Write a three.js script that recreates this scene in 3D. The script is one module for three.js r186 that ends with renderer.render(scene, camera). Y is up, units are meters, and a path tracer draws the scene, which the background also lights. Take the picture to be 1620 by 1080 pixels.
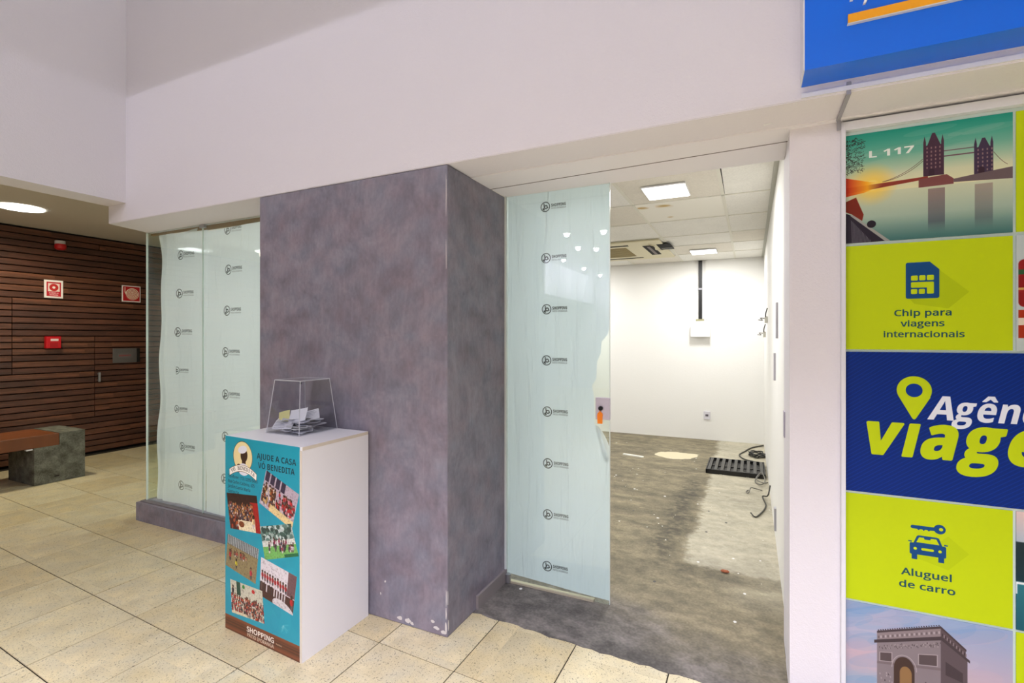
import * as THREE from 'three';
import { mergeGeometries } from 'three/addons/utils/BufferGeometryUtils.js';
import { RoundedBoxGeometry } from 'three/addons/geometries/RoundedBoxGeometry.js';
import { RectAreaLightUniformsLib } from 'three/addons/lights/RectAreaLightUniformsLib.js';

// ------------------------------------------------------------------ camera, exposure
RectAreaLightUniformsLib.init();
const scene = new THREE.Scene();
scene.background = new THREE.Color(0x000000);
const camera = new THREE.PerspectiveCamera(2 * Math.atan(540 / 790) * 180 / Math.PI, 1.5, 0.05, 60);
camera.position.set(0, 1.49, 0);
camera.rotation.set(0, 25.56 * Math.PI / 180, 0);
camera.setViewOffset(1620, 1080, 0, 5.3, 1620, 1080);
const renderer = new THREE.WebGLRenderer({ antialias: true });
renderer.toneMapping = THREE.LinearToneMapping;
renderer.toneMappingExposure = 1.0;
renderer.shadowMap.enabled = true;

// light levels (each lamp is built with its fitting further down)
const MALL_LAMP = 2.0, MALL_SPOT = 52, MALL_TINT = [0.97, 0.94, 1.10];
const ATRIUM_FILL = 2.8, ATRIUM_TINT = [0.87, 0.93, 1.10];
const CORRIDOR_LAMP = 9.5, CORRIDOR_TINT = [1.0, 0.90, 0.68];
const SHOP_PANEL = 92, SHOP_TINT = [1.0, 0.99, 0.98];

// ------------------------------------------------------------------ helpers
function rng(seed) { let a = seed >>> 0; return () => { a = (a + 0x6D2B79F5) | 0; let t = Math.imul(a ^ (a >>> 15), 1 | a); t = (t + Math.imul(t ^ (t >>> 7), 61 | t)) ^ t; return ((t ^ (t >>> 14)) >>> 0) / 4294967296; }; }
function lattice(n, seed) { const r = rng(seed), a = new Float32Array(n * n); for (let i = 0; i < n * n; i++) a[i] = r(); return a; }
const LAT = lattice(256, 77);
function vnoise(x, y, px = 256, py = 256) {
  const xi = Math.floor(x), yi = Math.floor(y), fx = x - xi, fy = y - yi;
  const u = fx * fx * (3 - 2 * fx), v = fy * fy * (3 - 2 * fy);
  const x0 = ((xi % px) + px) % px, x1 = (x0 + 1) % px, y0 = ((yi % py) + py) % py, y1 = (y0 + 1) % py;
  const a = LAT[y0 * 256 + x0], b = LAT[y0 * 256 + x1], c = LAT[y1 * 256 + x0], d = LAT[y1 * 256 + x1];
  return a + (b - a) * u + (c - a) * v + (a - b - c + d) * u * v;
}
function fbm(x, y, oct = 4, p = 0) { let s = 0, a = 0.5, n = 0; for (let i = 0; i < oct; i++) { s += a * (p ? vnoise(x, y, p, p) : vnoise(x + 17.3 * i, y + 9.1 * i)); n += a; a *= 0.5; x *= 2; y *= 2; if (p) p *= 2; } return s / n; }
const sm = (a, b, t) => { t = Math.min(1, Math.max(0, (t - a) / (b - a))); return t * t * (3 - 2 * t); };
function dataTex(w, h, fn, srgb = true, wrap = true) {       // fn(x,y) in pixels -> [r,g,b] 0..255
  const d = new Uint8Array(w * h * 4);
  for (let y = 0; y < h; y++) for (let x = 0; x < w; x++) { const c = fn(x, y), i = (y * w + x) * 4; for (let k = 0; k < 3; k++) d[i + k] = Math.max(0, Math.min(255, c[k])); d[i + 3] = 255; }
  const t = new THREE.DataTexture(d, w, h, THREE.RGBAFormat);
  t.magFilter = THREE.LinearFilter; t.minFilter = THREE.LinearMipmapLinearFilter; t.generateMipmaps = true;
  if (wrap) t.wrapS = t.wrapT = THREE.RepeatWrapping;
  if (srgb) t.colorSpace = THREE.SRGBColorSpace;
  t.needsUpdate = true; return t;
}
function canvasTex(w, h, draw) {
  const c = document.createElement('canvas'); c.width = w; c.height = h;
  const g = c.getContext('2d'); draw(g, w, h);
  const t = new THREE.CanvasTexture(c); t.colorSpace = THREE.SRGBColorSpace; return t;
}
const used = {};
function numbered(n) { if (!(n in used)) { used[n] = 0; return n; } used[n]++; return n + '_' + String(used[n]).padStart(3, '0'); }
function shade(o) { o.castShadow = o.receiveShadow = true; return o; }
// a top-level Group at the thing's base; its parts are given in world metres
function thing(name, label, category, at = [0, 0, 0], group) {
  const o = new THREE.Group(); o.name = numbered(name); o.position.set(...at); o.userData = { label, category };
  if (group) o.userData.group = group;
  scene.add(o); return o;
}
function struct(name, label, at = [0, 0, 0]) {
  const o = new THREE.Group(); o.name = numbered(name); o.position.set(...at); o.userData = { label, category: 'structure', kind: 'structure' };
  scene.add(o); return o;
}
function origin(o) { const v = new THREE.Vector3(); for (let p = o; p && p !== scene; p = p.parent) v.add(p.position); return v; }
function part(name, geo, mat, parent, label) {
  const o = origin(parent), g = geo.clone(); g.translate(-o.x, -o.y, -o.z);
  const m = shade(new THREE.Mesh(g, mat)); m.name = name; if (label) m.userData.label = label;
  parent.add(m); return m;
}
function solo(name, geo, mat, label, category, group, kind) {   // a thing that is one mesh, set at its base
  geo.computeBoundingBox(); const b = geo.boundingBox, at = [(b.min.x + b.max.x) / 2, b.min.y, (b.min.z + b.max.z) / 2];
  const g = geo.clone(); g.translate(-at[0], -at[1], -at[2]);
  const m = shade(new THREE.Mesh(g, mat)); m.name = numbered(name); m.position.set(...at);
  m.userData = { label, category }; if (group) m.userData.group = group; if (kind) m.userData.kind = kind;
  scene.add(m); return m;
}
function uvMetres(g, du = 0, dv = 0) {                          // box-projected uv, one unit per metre
  if (g.index) g = g.toNonIndexed();
  const p = g.attributes.position, uv = new Float32Array(p.count * 2); g.computeVertexNormals(); const n = g.attributes.normal;
  for (let i = 0; i < p.count; i++) {
    const ax = Math.abs(n.getX(i)), ay = Math.abs(n.getY(i)), az = Math.abs(n.getZ(i)), x = p.getX(i), y = p.getY(i), z = p.getZ(i);
    let u, v; if (ay >= ax && ay >= az) { u = x; v = z; } else if (ax >= az) { u = z; v = y; } else { u = x; v = y; }
    uv[2 * i] = u + du; uv[2 * i + 1] = v + dv;
  }
  g.setAttribute('uv', new THREE.BufferAttribute(uv, 2)); return g;
}
function box(x0, x1, y0, y1, z0, z1, r = 0) {
  const w = x1 - x0, h = y1 - y0, d = z1 - z0;
  const g = r ? new RoundedBoxGeometry(w, h, d, 2, Math.min(r, w * 0.45, h * 0.45, d * 0.45)) : new THREE.BoxGeometry(w, h, d);
  g.translate((x0 + x1) / 2, (y0 + y1) / 2, (z0 + z1) / 2); return r ? g : uvMetres(g);
}
// prism over a plan outline [[x,z],...], y0..y1
function prism(pts, y0, y1) {
  const s = new THREE.Shape(pts.map(([x, z]) => new THREE.Vector2(x, -z)));
  const g = new THREE.ExtrudeGeometry(s, { depth: y1 - y0, bevelEnabled: false });
  g.rotateX(-Math.PI / 2); g.translate(0, y0, 0); return uvMetres(g);
}
// slab over an upright outline [[x,y],...] between z0 and z1
function upright(pts, z0, z1) {
  const g = new THREE.ExtrudeGeometry(new THREE.Shape(pts.map(([x, y]) => new THREE.Vector2(x, y))), { depth: z1 - z0, bevelEnabled: false });
  g.translate(0, 0, z0); return g;
}
function uvFit(g, x0, x1, y0, y1, ax = 'x', ay = 'y') {         // print laid over a rectangle of the object
  const p = g.attributes.position, uv = new Float32Array(p.count * 2), get = { x: (i) => p.getX(i), y: (i) => p.getY(i), z: (i) => p.getZ(i) };
  for (let i = 0; i < p.count; i++) { uv[2 * i] = (get[ax](i) - x0) / (x1 - x0); uv[2 * i + 1] = (get[ay](i) - y0) / (y1 - y0); }
  g.setAttribute('uv', new THREE.BufferAttribute(uv, 2)); return g;
}
function tube(pts, r, seg = 40, rs = 6) { return new THREE.TubeGeometry(new THREE.CatmullRomCurve3(pts.map((p) => new THREE.Vector3(...p))), seg, r, rs, false); }
function cyl(r0, r1, h, at, axis = 'y', n = 24) { const g = new THREE.CylinderGeometry(r0, r1, h, n); if (axis === 'z') g.rotateX(Math.PI / 2); if (axis === 'x') g.rotateZ(Math.PI / 2); g.translate(...at); return g; }
function M(color, roughness = 0.6, extra = {}) { return new THREE.MeshStandardMaterial({ color, roughness, ...extra }); }

// ------------------------------------------------------------------ materials
const wallBump = dataTex(256, 256, (x, y) => { const v = 255 * (0.55 * fbm(x / 8, y / 8, 3, 32) + 0.45 * vnoise(x / 2, y / 2, 128, 128)); return [v, v, v]; }, false);
wallBump.repeat.set(2.5, 2.5);
const white = M(0xe0dde3, 0.75, { bumpMap: wallBump, bumpScale: 0.0012 });
const whiteIn = M(0xecebe7, 0.7, { bumpMap: wallBump, bumpScale: 0.0008 });
const ceilPaint = M(0xd2cdc2, 0.85, { bumpMap: wallBump, bumpScale: 0.001 });
const soffitWhite = M(0xe8e6ea, 0.75);
const darkVoid = M(0x14110e, 0.95);
const blackPlastic = M(0x0b0b0c, 0.45);
const whitePlastic = M(0xe8e8ea, 0.4);
const greyPlastic = M(0x9b9aa2, 0.45);
const alu = M(0xdcdde4, 0.35);
const steel = new THREE.MeshStandardMaterial({ color: 0xb9b9bd, roughness: 0.35, metalness: 0.9 });
const glass = new THREE.MeshPhysicalMaterial({ color: 0xf8fdfa, transmission: 1, thickness: 0, roughness: 0.0, ior: 1.5 });
const glassEdge = new THREE.MeshPhysicalMaterial({ color: 0xe6f0ec, roughness: 0.2, transmission: 0.15, thickness: 0 });
const acrylic = new THREE.MeshPhysicalMaterial({ color: 0xf8f9fa, transmission: 1, thickness: 0, roughness: 0.02, ior: 1.45 });
const acrylicEdge = new THREE.MeshPhysicalMaterial({ color: 0xe6e8ee, roughness: 0.25, transmission: 0.4, thickness: 0 });

const cementTex = dataTex(1024, 1024, (x, y) => {
  const u = x / 1024, v = y / 1024;
  const w = fbm(u * 4 + 3, v * 4, 3, 4);
  const a = fbm(u * 16 + w * 3.2, v * 16 + w * 2.7, 5, 16), fine = fbm(u * 128, v * 96, 2, 0), streak = fbm(u * 96 + 6 * w, v * 24 + 9 * w, 3, 0);
  let t = 0.50 * a + 0.18 * streak + 0.18 * w + 0.14 * fine; t = (t - 0.5) * 1.6 + 0.5;
  const k = 100 + 46 * t, warm = (fbm(u * 16 + 5, v * 16, 3, 16) - 0.5) * 20;
  return [k + 3 + warm * 0.5, k - 2 - warm * 0.2, k + 10 - warm * 0.4];
});
const cement = M(0xffffff, 0.62, { map: cementTex, bumpMap: cementTex, bumpScale: 0.0012 });
const benchTex = dataTex(512, 512, (x, y) => { const k = 96 + 70 * (fbm(x / 32, y / 32, 5, 16) - 0.5) + 22 * (vnoise(x / 4, y / 4, 128, 128) - 0.5); return [k, k, k - 12]; });
const benchConcrete = M(0xffffff, 0.8, { map: benchTex, bumpMap: benchTex, bumpScale: 0.001 });

function tileTex(seed, base) {
  return dataTex(512, 512, (x, y) => {
    const big = fbm(x / 128 + seed * 3.7, y / 128 + seed, 4), sp = vnoise(x / 4.6 + seed * 50, y / 4.6), sp2 = vnoise(x / 1.4 + 31 + seed * 9, y / 1.4 + 7);
    let k = 1 + (big - 0.5) * 0.16 + (sp2 - 0.5) * 0.10; if (sp > 0.78) k -= (sp - 0.78) * 2.2; if (sp < 0.10) k += 0.05;
    const warm = (fbm(x / 90 + 9 + seed, y / 90, 3) - 0.5) * 16;
    return [base[0] * k + warm * 0.5, base[1] * k, base[2] * k - warm];
  });
}
const tileMats = [[210, 198, 162], [203, 191, 156], [213, 200, 164], [205, 190, 151]].map((b, i) => { const t = tileTex(i + 1, b); return M(0xffffff, 0.32, { map: t, bumpMap: t, bumpScale: 0.0004 }); });
const groutMat = M(0x2b251c, 0.95);

const woodTexs = [0, 1, 2].map((s) => dataTex(512, 64, (x, y) => {
  const g = fbm(x / 90 + s * 11, y / 3.2 + s * 5, 4), f = vnoise(x / 14 + s * 7, y / 1.3), band = fbm(x / 200 + s * 3, y / 30, 2);
  const k = 0.62 + 0.55 * g + 0.16 * (f - 0.5) + 0.3 * (band - 0.5); const b = [[100, 63, 48], [88, 55, 43], [112, 71, 52]][s];
  return b.map((c) => c * k);
}));
const slatMats = woodTexs.map((t) => M(0xffffff, 0.36, { map: t, bumpMap: t, bumpScale: 0.0008 }));
const seatTex = dataTex(512, 256, (x, y) => { const g = fbm(x / 120, y / 5, 4), k = 0.65 + 0.6 * g; return [128 * k, 70 * k, 32 * k]; });
const seatWood = M(0xffffff, 0.35, { map: seatTex });

// ------------------------------------------------------------------ mall floor of square tiles
const XJ = [-7.56, -7.11, -6.65, -6.2, -5.745, -5.285, -4.79, -4.352, -3.89, -3.44, -2.973, -2.53, -2.09, -1.643, -1.2, -0.767, -0.33, 0.11, 0.56, 1.01, 1.46, 1.91];
const ZJ = [-4.29, -3.84, -3.385, -2.92, -2.45, -1.995, -1.545, -1.095, -0.645, -0.195, 0.255, 0.705];
const zAt = (c, x) => c + 0.05 * (x + 3);
{
  const f = struct('floor', 'beige speckled stone tile floor of the mall passage', [0, 0, 0]);
  part('floor_slab', prism([[-7.9, -6.3], [-4.5, -6.3], [-4.5, -2.5], [6.4, -2.5], [6.4, 9.1], [-7.9, 9.1]], -0.12, -0.004), groutMat, f);
  const r = rng(5), j = 0.0028, b = 0.0012, d = 0.006;
  const tileGeo = (q) => {                                    // q: four plan corners, counter-clockwise from above
    const c = [q.reduce((s, p) => s + p[0], 0) / 4, q.reduce((s, p) => s + p[1], 0) / 4];
    const inset = (e) => q.map(([x, z]) => [x + Math.sign(c[0] - x) * e, z + Math.sign(c[1] - z) * e]);
    const top = inset(j + b), mid = inset(j), v = [], uv = [], ou = r() * 3, ov = r() * 3;
    const P = (p, y) => [p[0], y, p[1]];
    const quad = (a, b2, c2, d2) => { for (const p of [a, b2, c2, a, c2, d2]) { v.push(...p); uv.push(p[0] / 0.5 + ou, p[2] / 0.5 + ov); } };
    quad(P(top[0], 0), P(top[1], 0), P(top[2], 0), P(top[3], 0));
    for (let i = 0; i < 4; i++) { const k = (i + 1) % 4; quad(P(mid[i], -b), P(mid[k], -b), P(top[k], 0), P(top[i], 0)); quad(P(mid[i], -d), P(mid[k], -d), P(mid[k], -b), P(mid[i], -b)); }
    const g = new THREE.BufferGeometry(); g.setAttribute('position', new THREE.Float32BufferAttribute(v, 3)); g.setAttribute('uv', new THREE.Float32BufferAttribute(uv, 2)); g.computeVertexNormals(); return g;
  };
  for (let i = 0; i + 1 < XJ.length; i++) for (let k = 0; k + 1 < ZJ.length; k++) {
    const x0 = XJ[i], x1 = XJ[i + 1], corridor = x1 < -4.3;
    if (!corridor && ZJ[k + 1] < -2.3) continue;
    const q = [[x0, zAt(ZJ[k + 1], x0)], [x1, zAt(ZJ[k + 1], x1)], [x1, zAt(ZJ[k], x1)], [x0, zAt(ZJ[k], x0)]];
    part('floor_tile', tileGeo(q), tileMats[Math.floor(r() * 4)], f);
  }
  // the paving that goes on behind the photographer
  const rest = [[-7.56, 0.705, 6.3, 9], [1.91, -2.36, 6.3, 0.705]];
  rest.forEach(([x0, z0, x1, z1]) => part('floor_paving', uvMetres(new THREE.BoxGeometry(x1 - x0, 0.003, z1 - z0).translate((x0 + x1) / 2, -0.0025, (z0 + z1) / 2 + 0.03)), tileMats[0], f));
}

// ------------------------------------------------------------------ facade above the shops
const FZ = -2.10, SY = 2.36;
{
  const w = struct('wall_front', 'tall white plastered wall above the shop fronts', [0, SY, FZ]);
  part('upper_wall', prism([[-4.4, FZ], [6.3, FZ], [6.3, -2.36], [-2.7, -2.36], [-2.7, -2.46], [-4.5, -2.46]], SY, 6.1), white, w);
  part('soffit', prism([[-4.395, FZ - 0.004], [6.3, FZ - 0.004], [6.3, -2.34], [-2.7, -2.34], [-2.7, -2.45], [-4.49, -2.45]], SY - 0.003, SY), white, w, 'painted underside of the wall');
  const r = rng(9), ed = []; for (let x = -1.36; x <= 6.2; x += 0.07) ed.push([x, -2.332 + (r() - 0.5) * 0.008]);
  part('soffit_board', prism([...ed, [6.3, -2.332], [6.3, -2.37], [0.15, -2.37], [0.15, -2.492], [-1.36, -2.555]], SY - 0.008, SY - 0.0005), soffitWhite, w);
  part('soffit_board', prism([[-1.36, -2.5615], [0.146, -2.4985], [0.146, -2.76], [-1.36, -2.76]], SY - 0.004, SY + 0.03), soffitWhite, w);
  part('board_joint', prism([[-1.36, -2.554], [0.146, -2.491], [0.146, -2.497], [-1.36, -2.560]], SY - 0.0095, SY + 0.01), M(0x77706e, 0.9), w, 'dark open joint between two soffit boards');
  part('door_header', box(-1.36, 0.146, SY + 0.03, 3.0, -2.76, -2.34), white, w);
  // a chip of missing paint on the soffit by the corner of the jamb
  part('paint_chip', prism([[0.045, -2.27], [0.075, -2.263], [0.078, -2.272], [0.05, -2.28]], SY - 0.0045, SY - 0.003), whitePlastic, w);
}
{
  const w = struct('wall_left', 'white beam wall over the entrance to the side corridor', [-4.17, 2.49, -2.1]);
  part('beam', box(-4.4, -4.17, 2.49, 6.1, -2.1, 9), white, w);
  const c = struct('ceiling_corridor', 'beige painted ceiling of the side corridor', [-6, 2.8, -2]);
  part('ceiling_board', box(-7.9, -4.4, 2.8, 2.95, -6.3, 9), ceilPaint, c);
}
// the rest of the hall: low ceiling behind the photographer, atrium above the facade, far walls
{
  const c = struct('ceiling', 'low white ceiling of the mall hall with small downlights', [0, 3.22, 4]);
  part('ceiling_board', box(-4.17, 6.3, 3.25, 6.1, 0.2, 9), white, c);
  part('atrium_roof', box(-4.17, 6.3, 6.0, 6.1, -2.1, 0.2), white, c);
  const a = struct('wall_right', 'white end wall of the mall hall', [6.3, 0, 3]);
  part('plaster', box(6.3, 6.4, 3.25, 6.1, -2.4, 9), white, a);
  part('dark_shopfront', box(6.3, 6.4, 0, 3.25, -2.4, 9), M(0x2e2926, 0.6), a, 'dark closed shop front');
  const b = struct('wall_back', 'white wall across the mall hall', [0, 0, 9]);
  part('plaster', box(-7.9, -0.6, 0, 6.1, 9, 9.1), white, b);
  part('dark_shopfront', box(-0.6, 6.4, 0, 3.25, 8.9, 9.1), M(0x2e2926, 0.6), b, 'dark closed shop front across the hall');
  const e = struct('wall_corridor', 'plain wall closing the end of the side corridor', [-6, 0, -6.2]);
  part('plaster', box(-7.9, -4.5, 0, 2.8, -6.3, -6.2), ceilPaint, e);
}

// ------------------------------------------------------------------ wood slat wall of the corridor
{
  const w = struct('wall_slats', 'dark brown wall of horizontal wooden slats in the corridor', [-7.66, 0, -3]);
  part('backing', box(-7.9, -7.69, 0, 2.8, -6.2, 9), M(0x17100c, 0.9), w);
  const pitch = 0.0745, r = rng(21), variants = {};
  const slat = (y, z0, z1) => {
    const h = pitch - 0.0115, d = 0.034, c = 0.004, s = new THREE.Shape([[0, 0], [d - c, 0], [d, c], [d, h - c], [d - c, h], [0, h]].map((p) => new THREE.Vector2(...p)));
    const g = new THREE.ExtrudeGeometry(s, { depth: z1 - z0, bevelEnabled: false }); g.translate(-7.694, y, z0);
    const p = g.attributes.position, uv = new Float32Array(p.count * 2), o = r() * 5, ov = r();
    for (let i = 0; i < p.count; i++) { uv[2 * i] = p.getZ(i) / 0.9 + o; uv[2 * i + 1] = (p.getY(i) - y) / 0.12 + (p.getX(i) + 7.694) / 0.12 + ov; }
    g.setAttribute('uv', new THREE.BufferAttribute(uv, 2));
    part('slat', g, slatMats[Math.floor(r() * 3)], w);
  };
  for (let i = 0; i < 37; i++) {
    const y = 0.03 + i * pitch, mid = y + pitch / 2, cuts = [];
    if (mid > 0.45 && mid < 1.53) cuts.push(-3.5);
    if (mid > 1.06 && mid < 1.99) cuts.push(-2.698);
    if (i === 35) cuts.push(-3.55); else if (i % 3 === 0) cuts.push(-4.6 - r()); else cuts.push(-1.6 + r());
    cuts.sort((a, b) => a - b);
    let z = -6.19; for (const c of cuts) { slat(y, z, c - 0.004); z = c + 0.004; } slat(y, z, 3);
  }
  part('handle', mergeGeometries([box(-7.635, -7.623, 0.925, 1.045, -3.55, -3.525), box(-7.66, -7.634, 0.935, 0.955, -3.545, -3.53), box(-7.66, -7.634, 1.015, 1.035, -3.545, -3.53)]), steel, w, 'small steel pull handle of the hose cabinet door');
}

// ------------------------------------------------------------------ burnt-cement column and shop front
{
  const c = struct('pillar_cement', 'grey burnt-cement pillar beside the open glass door', [-2.04, 0, FZ]);
  const g = new RoundedBoxGeometry(1.365, SY - 0.006, 0.66, 2, 0.006).translate(-2.0425, (SY - 0.006) / 2, FZ - 0.33);
  const gg = uvMetres(g); const uv = gg.attributes.uv; for (let i = 0; i < uv.count; i++) uv.setXY(i, uv.getX(i) / 1.5, uv.getY(i) / 1.5);
  part('shaft', gg, cement, c);
  part('skirting', box(-1.362, -1.346, 0, 0.078, -2.745, -2.385, 0.003), M(0x847c7c, 0.7), c);
  const r = rng(33), chipMat = M(0xcfcac6, 0.85);
  const chip = (cx, cy, w, h, side) => {
    const pts = []; for (let i = 0; i < 9; i++) { const a = i / 9 * Math.PI * 2, k = 0.6 + 0.5 * r(); pts.push([Math.cos(a) * w * k, Math.sin(a) * h * k]); }
    const s = upright(pts, 0, 0.0012);
    if (side) { s.rotateY(Math.PI / 2); s.translate(-1.3605, cy, cx); } else s.translate(cx, cy, FZ - 0.0004);
    part('paint_chip', s, chipMat, c);
  };
  for (const a of [[-1.655, 0.03, 0.018, 0.012], [-1.60, 0.028, 0.02, 0.014], [-1.575, 0.02, 0.013, 0.008], [-1.447, 0.062, 0.013, 0.007], [-1.425, 0.035, 0.02, 0.01], [-1.385, 0.022, 0.02, 0.011], [-1.368, 0.05, 0.006, 0.03], [-1.367, 0.115, 0.003, 0.04], [-1.75, 0.2, 0.005, 0.006], [-1.78, 0.13, 0.004, 0.008], [-1.366, 0.2, 0.0025, 0.05], [-1.367, 2.2, 0.002, 0.12], [-1.367, 1.9, 0.0018, 0.09]]) chip(...a);
  for (const a of [[-2.11, 0.06, 0.005, 0.03, 1], [-2.105, 0.2, 0.0025, 0.04, 1]]) chip(...a);
}
{
  const p = struct('pillar_white', 'narrow white painted pillar between the empty shop and travel agency', [0.24, 0, -2.36]);
  part('plaster', box(0.145, 0.333, 0, SY - 0.008, -2.62, -2.362), white, p);
  part('jamb', box(0.147, 0.333, 0, SY + 0.012, -2.80, -2.62), white, p);
}
{
  const t = struct('trim_1', 'grey cement plinth under the papered shop window', [-3.6, 0, -2.36]);
  const g = box(-4.545, -2.72, 0, 0.148, -2.52, -2.362); const uv = g.attributes.uv; for (let i = 0; i < uv.count; i++) uv.setXY(i, uv.getX(i) / 1.1 + 0.3, uv.getY(i) / 1.1);
  part('kerb', g, cement, t);
  part('kerb_lip', box(-4.53, -2.72, 0.146, 0.156, -2.43, -2.385, 0.004), M(0x6c666a, 0.7), t);
}
{
  const w = struct('window_1', 'frameless glass shop window with white paper behind it', [-3.6, 0.15, -2.42]);
  part('pane', box(-4.498, -3.775, 0.152, SY - 0.004, -2.425, -2.415), glass, w);
  part('pane', box(-3.77, -2.728, 0.152, SY - 0.004, -2.425, -2.415), glass, w);
  part('pane', box(-4.5, -4.49, 0.152, SY - 0.004, -3.9, -2.43), glass, w);
  part('glass_edge', box(-4.501, -4.497, 0.152, SY - 0.004, -2.428, -2.414), glassEdge, w);
  part('glass_edge', box(-3.7745, -3.7705, 0.152, SY - 0.004, -2.4255, -2.4145), glassEdge, w);
  part('clip', box(-3.80, -3.745, SY - 0.03, SY - 0.004, -2.432, -2.408, 0.003), steel, w);
  const strip = M(0x8a6a3c, 0.8);
  part('header_strip', box(-4.0, -2.73, SY - 0.035, SY - 0.004, -2.47, -2.45), strip, w, 'strip of bare brown wood along the top');
  part('header_strip', box(-4.5, -4.0, SY - 0.02, SY - 0.004, -2.47, -2.45), strip, w);
}

// mall paper with the printed emblem
function emblem(g, x, y, s, dark = '#33383b') {                // s = height of the ring in pixels
  g.save(); g.translate(x, y); g.strokeStyle = dark; g.fillStyle = dark; g.lineWidth = s * 0.075;
  g.beginPath(); g.arc(0, 0, s * 0.46, 0, 7); g.stroke();
  g.lineWidth = s * 0.09; g.beginPath(); g.arc(s * 0.06, s * 0.02, s * 0.15, 0, 7); g.stroke();
  g.beginPath(); g.moveTo(-s * 0.14, -s * 0.34); g.quadraticCurveTo(-s * 0.12, -s * 0.05, -s * 0.10, s * 0.08); g.quadraticCurveTo(-s * 0.2, s * 0.18, -s * 0.3, s * 0.2); g.stroke();
  g.beginPath(); g.ellipse(-s * 0.16, s * 0.26, s * 0.11, s * 0.07, 0.2, 0, 7); g.fill();
  g.beginPath(); g.moveTo(s * 0.16, s * 0.14); g.lineTo(s * 0.34, s * 0.12); g.lineTo(s * 0.2, s * 0.0); g.fill();
  g.textBaseline = 'alphabetic'; g.textAlign = 'left'; g.font = `bold ${s * 0.44}px sans-serif`;
  const tw = g.measureText('SHOPPING').width; g.save(); g.translate(s * 0.60, s * 0.04); g.scale(s * 1.55 / tw, 1); g.fillText('SHOPPING', 0, 0); g.restore();
  g.font = `${s * 0.22}px sans-serif`; const t2 = g.measureText('PÁTIO IPORANGA').width; g.globalAlpha = 0.75; g.translate(s * 0.60, s * 0.30); g.scale(s * 1.55 / t2, 1); g.fillText('PÁTIO IPORANGA', 0, 0);
  g.restore();
}
function paperPrint(x0, x1, y0, y1, marks, ppm, ring) {
  return canvasTex(Math.round((x1 - x0) * ppm), Math.round((y1 - y0) * ppm), (g, w, h) => {
    g.fillStyle = '#eef3f9'; g.fillRect(0, 0, w, h);
    for (const m of marks) { g.save(); if (m[3]) { g.beginPath(); g.rect((m[0] - x0 + m[3]) * ppm, 0, w, h); g.clip(); } if (m[4]) { g.beginPath(); g.rect(0, 0, (m[0] - x0 + m[4]) * ppm, h); g.clip(); } emblem(g, (m[0] - x0) * ppm, (y1 - m[1]) * ppm, (m[2] || ring) * ppm); g.restore(); }
  });
}
// a hanging sheet with its own edges and folds: xl(t), xr(t), z(u,t), t from top 0 to bottom 1
function sheet(xl, xr, yt, yb, zf, nu, nv, fit) {
  const P = [], idx = [];
  for (let j = 0; j <= nv; j++) for (let i = 0; i <= nu; i++) { const t = j / nv, u = i / nu, a = xl(t), b = xr(t), x = a + (b - a) * u; P.push(x, yt(u) + (yb(u) - yt(u)) * t, zf(u, t, x)); }
  for (let j = 0; j < nv; j++) for (let i = 0; i < nu; i++) { const a = j * (nu + 1) + i, b = a + nu + 1; idx.push(a, b, a + 1, a + 1, b, b + 1); }
  const g = new THREE.BufferGeometry(); g.setAttribute('position', new THREE.Float32BufferAttribute(P, 3)); g.setIndex(idx); g.computeVertexNormals(); return uvFit(g, ...fit);
}
const paperBump = dataTex(512, 512, (x, y) => { const w = fbm(x / 80, y / 140, 3), c = Math.abs(fbm(x / 60 + w * 2, y / 150 + w, 4) - 0.5) * 4; const v = 255 * Math.min(1, 0.25 + 0.75 * c); return [v, v, v]; }, false);
const paperMat = (map) => new THREE.MeshPhysicalMaterial({ map, bumpMap: paperBump, bumpScale: 0.006, roughness: 0.9, transmission: 0.55, thickness: 0, side: THREE.DoubleSide });
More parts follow.
